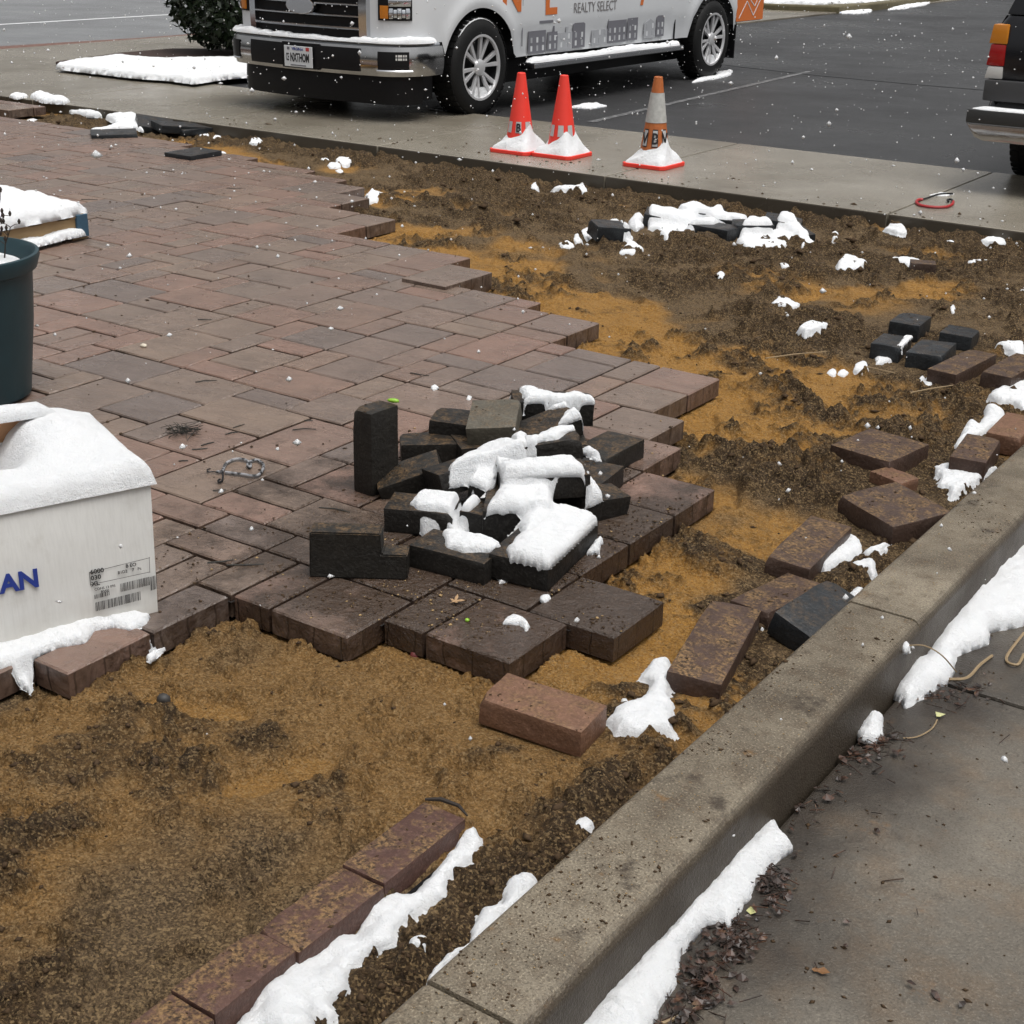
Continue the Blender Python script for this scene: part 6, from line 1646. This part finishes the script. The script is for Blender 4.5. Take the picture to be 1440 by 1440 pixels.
# pebble, leaf, green pod, red berry
def lump_obj(name, loc, d, mt, label, cat, seed=1):
    bm = bmesh.new(); bmesh.ops.create_icosphere(bm, subdivisions=2, radius=1.0); r = random.Random(seed)
    for v in bm.verts: v.co = Vector((v.co.x * d[0], v.co.y * d[1], v.co.z * d[2])) * r.uniform(0.86, 1.1)
    me = bpy.data.meshes.new(name); bm.to_mesh(me); bm.free(); me.materials.append(mt); me.shade_smooth()
    o = link(bpy.data.objects.new(name, me)); o.location = loc; tag(o, label, cat); return o
lump_obj('pebble', G(202, 488, 0) + Vector((0, 0, 0.006)), (0.017, 0.013, 0.008), plain('cream_pebble', (0.50, 0.45, 0.36), 0.5), 'cream pebble on the pavers', 'pebble')
st_p = G(230, 978, -0.07); st_p.z = sand_z(st_p.x, st_p.y) + 0.007
lump_obj('stone', st_p, (0.017, 0.016, 0.017), plain('dark_stone', (0.03, 0.028, 0.026), 0.6), 'round dark stone on the open sand below the patio edge', 'stone', 4)
st_p = G(583, 918, -0.07); st_p.z = sand_z(st_p.x, st_p.y) + 0.006
lump_obj('brick_chip', st_p, (0.013, 0.012, 0.013), plain('red_chip', (0.12, 0.02, 0.018), 0.6), 'small dark red chip at the foot of the patio edge', 'chip', 5)
gp_ = G(553, 566, 0.268); o = lump_obj('green_pod', gp_ + Vector((0, 0, 0.006)), (0.020, 0.008, 0.007), plain('lime_green', (0.22, 0.42, 0.03), 0.5), 'lime green bud on top of the upright brick', 'bud', 2); o.rotation_euler.z = 0.4
lump_obj('green_bud', G(657, 874, 0.0) + Vector((0, 0, 0.004)), (0.006, 0.006, 0.005), bpy.data.materials['lime_green'], 'tiny green bud on the muddy pavers', 'bud', 3)
TAN = plain('dead_leaf_tan', (0.32, 0.20, 0.10), 0.7, noise=0.2)
def leaf(loc, size, ang, mt, label, group=None, lobes=5, curl=0.4, name='dead_leaf'):
    V = [(0, 0, 0)]; n = lobes * 4
    for i in range(n):
        a = 2 * math.pi * i / n; r = size * (0.62 + 0.38 * math.cos(a * lobes)) * (0.8 + 0.25 * math.cos(a))
        V.append((r * math.cos(a), r * math.sin(a), curl * size * (abs(math.sin(a)) * r / size) ** 1.5 + 0.002))
    F = [(0, 1 + i, 1 + (i + 1) % n) for i in range(n)]
    o = MB().add(V, F).build(name, mt); o.location = loc; o.rotation_euler = (0.1, -0.1, ang); tag(o, label, 'leaf', group); return o
leaf(G(640, 846, 0.004), 0.026, 0.6, TAN, 'tan lobed dead leaf on the muddy corner of the patio')
leaf(G(1318, 1010, AP) + Vector((0, 0, 0.004)), 0.022, 0.9, plain('pale_green_pod', (0.42, 0.42, 0.20), 0.6), 'pale curled seed pod on the apron below the snow drift', lobes=1, curl=0.8)
leaf(G(1055, 1288, AP) + Vector((0, 0, 0.004)), 0.02, 2.0, bpy.data.materials['pale_green_pod'], 'pale seed pod in the leaf litter beside the long snow strip', lobes=1, curl=0.8)
leaf(G(985, 1225, 0) * 0 + G(1150, 1368, AP) + Vector((0, 0, 0.004)), 0.022, 0.2, plain('rust_leaf', (0.16, 0.075, 0.025), 0.7), 'flat rusty leaf alone on the wet apron', lobes=2, curl=0.3)
STRAW = bpy.data.materials['pale_straw']
def stalk(pts, r, label, name='dry_stalk'):
    P = []
    for (px, py, z) in pts: P.append(G(px, py, z))
    Q = []
    for i in range(len(P) - 1):
        p0_, p1_, p2_, p3_ = P[max(i - 1, 0)], P[i], P[i + 1], P[min(i + 2, len(P) - 1)]
        for k in range(5):
            t = k / 5; Q.append(0.5 * ((2 * p1_) + (p2_ - p0_) * t + (2 * p0_ - 5 * p1_ + 4 * p2_ - p3_) * t * t + (3 * p1_ - p0_ - 3 * p2_ + p3_) * t ** 3))
    Q.append(P[-1])
    tag(MB().tube(Q, r, 5).build(name, STRAW, None, 0, True), label, 'stalk')
stalk([(1275, 908, -0.02), (1300, 908, -0.01), (1325, 922, -0.03), (1345, 945, -0.10)], 0.0018, 'thin arching stalk tipped with snow over the kerb drift')
stalk([(1335, 955, -0.13), (1360, 953, -0.13), (1378, 935, -0.135), (1395, 922, -0.145)], 0.004, 'pale bent stalk poking from the kerb drift')
stalk([(1270, 1038, -0.147), (1290, 1036, -0.145), (1310, 1025, -0.145), (1318, 1012, -0.145)], 0.0018, 'thin stem leading to the pale seed pod')
stalk([(930, 1440, -0.146), (965, 1425, -0.144), (995, 1410, -0.146)], 0.004, 'straight pale stick in the leaf litter by the kerb')
stalk([(1440, 920, -0.145), (1430, 935, -0.14), (1415, 925, -0.145), (1440, 890, -0.14)], 0.004, 'twisted pale stalk on the apron beside the drift')
snow(blobpoly(1275, 908, 7, 7), -0.02, 0.02, 'snow blob on the tip of the arching stalk', base=-0.03)

# ---- uncountable litter
def crumbs(name, pts, mt, flat=0.55):
    """many small angular crumbs; pts = (x, y, z, r)"""
    pts = np.asarray(pts, float); n = len(pts); r = np.random.default_rng(n)
    base_ = np.array([[1, 0, 0], [-1, 0, 0], [0, 1, 0], [0, -1, 0], [0, 0, 1], [0, 0, -1]], float)
    Fb = np.array([[0, 2, 4], [2, 1, 4], [1, 3, 4], [3, 0, 4], [2, 0, 5], [1, 2, 5], [3, 1, 5], [0, 3, 5]])
    a = r.random(n) * 6.28; ca, sa = np.cos(a), np.sin(a)
    V = base_[None] * (0.6 + 0.8 * r.random((n, 6, 1)))
    V[:, :, 0] *= (0.8 + 0.9 * r.random(n))[:, None]; V[:, :, 2] *= flat
    x = V[:, :, 0] * ca[:, None] - V[:, :, 1] * sa[:, None]; y = V[:, :, 0] * sa[:, None] + V[:, :, 1] * ca[:, None]
    V[:, :, 0] = x; V[:, :, 1] = y
    V = V * pts[:, None, 3:4] + pts[:, None, :3]
    F_ = (Fb[None] + (np.arange(n) * 6)[:, None, None]).reshape(-1, 3)
    me = np_mesh(name, V.reshape(-1, 3), F_, mt, False)
    return link(bpy.data.objects.new(name, me))
SOIL = NT('soil_crumb'); SOIL.set(Base_Color=SOIL.mix(SOIL.noise(120, 2, 0.5), (0.022, 0.014, 0.009), (0.085, 0.052, 0.026)), Roughness=0.9, Specular_IOR_Level=0.2); SOIL = SOIL.m
SANDG = plain('sand_grain', (0.30, 0.20, 0.09), 0.8, noise=0.5, nscale=200)
pts = []; pts2 = []
cr = random.Random(9)
while len(pts) < 2300:                                      # soil trodden over the patio corner
    x = -1.95 + cr.gauss(0, 0.42); y = 2.95 + cr.gauss(0, 0.55)
    if not in_pav(np.array([x]), np.array([y]))[0]: continue
    if float(fbm(np.array([x]), np.array([y]), 9, 3, 55)[0]) + cr.uniform(-0.1, 0.1) < 0.5: continue
    (pts if cr.random() < 0.85 else pts2).append((x, y, 0.0006, abs(cr.gauss(0, 0.0019)) + 0.0008))
while len(pts) < 2700:                                      # thin scatter over the rest of the patio
    y = cr.uniform(2.0, 8.0); x = cr.uniform(-1.42 * y, -1.6)
    if not in_pav(np.array([x]), np.array([y]))[0]: continue
    if math.sin(x * 2.3 + 1) * math.sin(y * 1.9) + cr.uniform(-1, 1) < 0.35: continue
    pts.append((x, y, 0.001, abs(cr.gauss(0, 0.003)) + 0.0015))
kerbn = 0
while kerbn < 620:                                        # soil on the kerb top
    y = cr.uniform(0.9, 5.2); x = cr.uniform(-1.195, -1.02)
    f_ = float(fbm(np.array([x]), np.array([y]), 5, 3, 3)[0])
    if f_ + cr.uniform(-0.06, 0.06) < 0.60 - 0.06 * (x < -1.15): continue
    pts.append((x, y, 0.0005, abs(cr.gauss(0, 0.0016)) + 0.0006)); kerbn += 1
for i in range(420):                                       # apron
    x = -0.99 + abs(cr.gauss(0, 0.35)); y = cr.uniform(1.2, 4.4); pts.append((x, y, -0.149, abs(cr.gauss(0, 0.002)) + 0.0012))
for i in range(130):                                       # walkway edge
    x = cr.uniform(-9, -1.8); y = 8.5 + abs(cr.gauss(0, 0.25)) + 0.02; pts.append((x, y, 0.001, abs(cr.gauss(0, 0.006)) + 0.003))
tag(crumbs('soil_crumbs', pts, SOIL), 'dark soil crumbs trodden over pavers and kerb', 'soil', kind='stuff')
for i in range(700):
    y = cr.uniform(1.0, 5.0); pts2.append((cr.uniform(-1.195, -1.02), y, 0.0008, cr.uniform(0.0006, 0.0018)))
tag(crumbs('sand_grains', pts2, SANDG), 'pale sand grains on pavers and kerb', 'sand', kind='stuff')
# soil on top of the loose bricks
bvA = bvh_of(BR); pts3 = []
for o in BR:
    c = o.matrix_world.translation
    if c.y > 6.6: continue
    dm = o.data.vertices; rr_ = 0.5 * max(o.dimensions.x, o.dimensions.y)
    for i in range(46 if o not in pile_bricks else 14):
        x, y = c.x + cr.uniform(-rr_, rr_), c.y + cr.uniform(-rr_, rr_)
        if float(fbm(np.array([x]), np.array([y]), 14, 2, 21)[0]) < 0.47: continue
        h = bvA.ray_cast(Vector((x, y, 1)), Vector((0, 0, -1)))
        if h[0] is not None and h[1].z > 0.7: pts3.append((x, y, h[0].z + 0.0004, abs(cr.gauss(0, 0.002)) + 0.0009))
tag(crumbs('brick_dirt', pts3, SOIL), 'soil crumbs lying on the loose bricks', 'soil', kind='stuff')
# clods and grit on the sand
N = 16000
rx_ = np.random.default_rng(5); yv = 0.9 + 7.4 * rx_.random(N) ** 1.7; xv = -1.22 - (1.45 * yv) * rx_.random(N) ** 1.1
okk = ~in_pav(xv, yv) & ~in_pav(xv + .02, yv) & ~in_pav(xv - .02, yv) & ~in_pav(xv, yv + .02) & ~in_pav(xv, yv - .02)
xv, yv = xv[okk], yv[okk]; zv, mv, _o = sand_fields(xv, yv)
kp = rx_.random(len(xv)) < (0.12 + 0.9 * mv); xv, yv, zv, mv = xv[kp], yv[kp], zv[kp], mv[kp]
rv = (0.0014 + 0.0062 * rx_.random(len(xv)) ** 4) * (0.7 + 0.9 * mv) * (0.8 + 0.16 * yv)
clods = np.stack([xv, yv, zv + rv * 0.2, rv], -1)
tag(crumbs('soil_clods', clods, SOIL, 0.7), 'loose soil clods over the churned sand', 'soil', kind='stuff')
# leaf litter in the gutter
LIT = NT('leaf_litter'); LIT.set(Base_Color=LIT.ramp(LIT.noise(28, 3, 0.6), [(0.3, (0.008, 0.006, 0.004)), (0.5, (0.026, 0.013, 0.008)), (0.62, (0.065, 0.028, 0.015)), (0.78, (0.17, 0.11, 0.06))]), Roughness=0.45); LIT = LIT.m
m = MB()
def litter(px, py, sx_, sy_, n):
    for i in range(n):
        p = G(px + lr.gauss(0, sx_), py + lr.gauss(0, sy_), AP)
        if p.x < -0.985: continue
        a = lr.uniform(0, 6.28); L = lr.uniform(0.005, 0.015); W = L * lr.uniform(0.25, 0.6); zt_ = lr.uniform(0.002, 0.014)
        u = Vector((math.cos(a), math.sin(a), lr.uniform(-0.3, 0.3))); v = Vector((-math.sin(a), math.cos(a), lr.uniform(-0.4, 0.4)))
        p = p + Vector((0, 0, zt_))
        if lr.random() < 0.4: m.tube([p - u * L * 1.5, p + u * L * 1.5], 0.0011, 4)
        else: m.add([p - u * L, p - u * L * .3 + v * W + Vector((0, 0, .004)), p + u * L * .5 + v * W * .8, p + u * L, p + u * L * .3 - v * W, p - u * L * .5 - v * W * .8], [(0, 1, 5), (1, 2, 4, 5), (2, 3, 4)])
litter(1085, 1245, 14, 22, 110); litter(1030, 1320, 20, 24, 150); litter(985, 1385, 24, 28, 150); litter(1235, 1045, 22, 14, 90); litter(1330, 975, 35, 14, 80); litter(1190, 1070, 30, 20, 35); litter(1125, 1130, 22, 22, 50); litter(940, 1440, 30, 20, 50); litter(1210, 1190, 120, 120, 22)
tag(m.build('leaf_litter', LIT), 'wet dead leaves and twigs collected in the gutter', 'leaf litter', kind='stuff')
# snow still falling
N = 9000
fx = -13.5 + 15 * rx_.random(N); fy = 0.6 + 15.5 * rx_.random(N); fz = 0.02 + 2.3 * rx_.random(N)
ds = np.sqrt(fx ** 2 + fy ** 2 + (fz - CAM_H) ** 2); ok = ds > 2.6
fr = 0.0020 + 0.0055 * rx_.random(N) ** 2.2 + 0.004 * (rx_.random(N) < 0.05)
tag(crumbs('falling_snow', np.stack([fx, fy, fz, fr], -1)[ok], SNOW, 1.0), 'snowflakes falling through the air', 'snowflakes', kind='stuff')
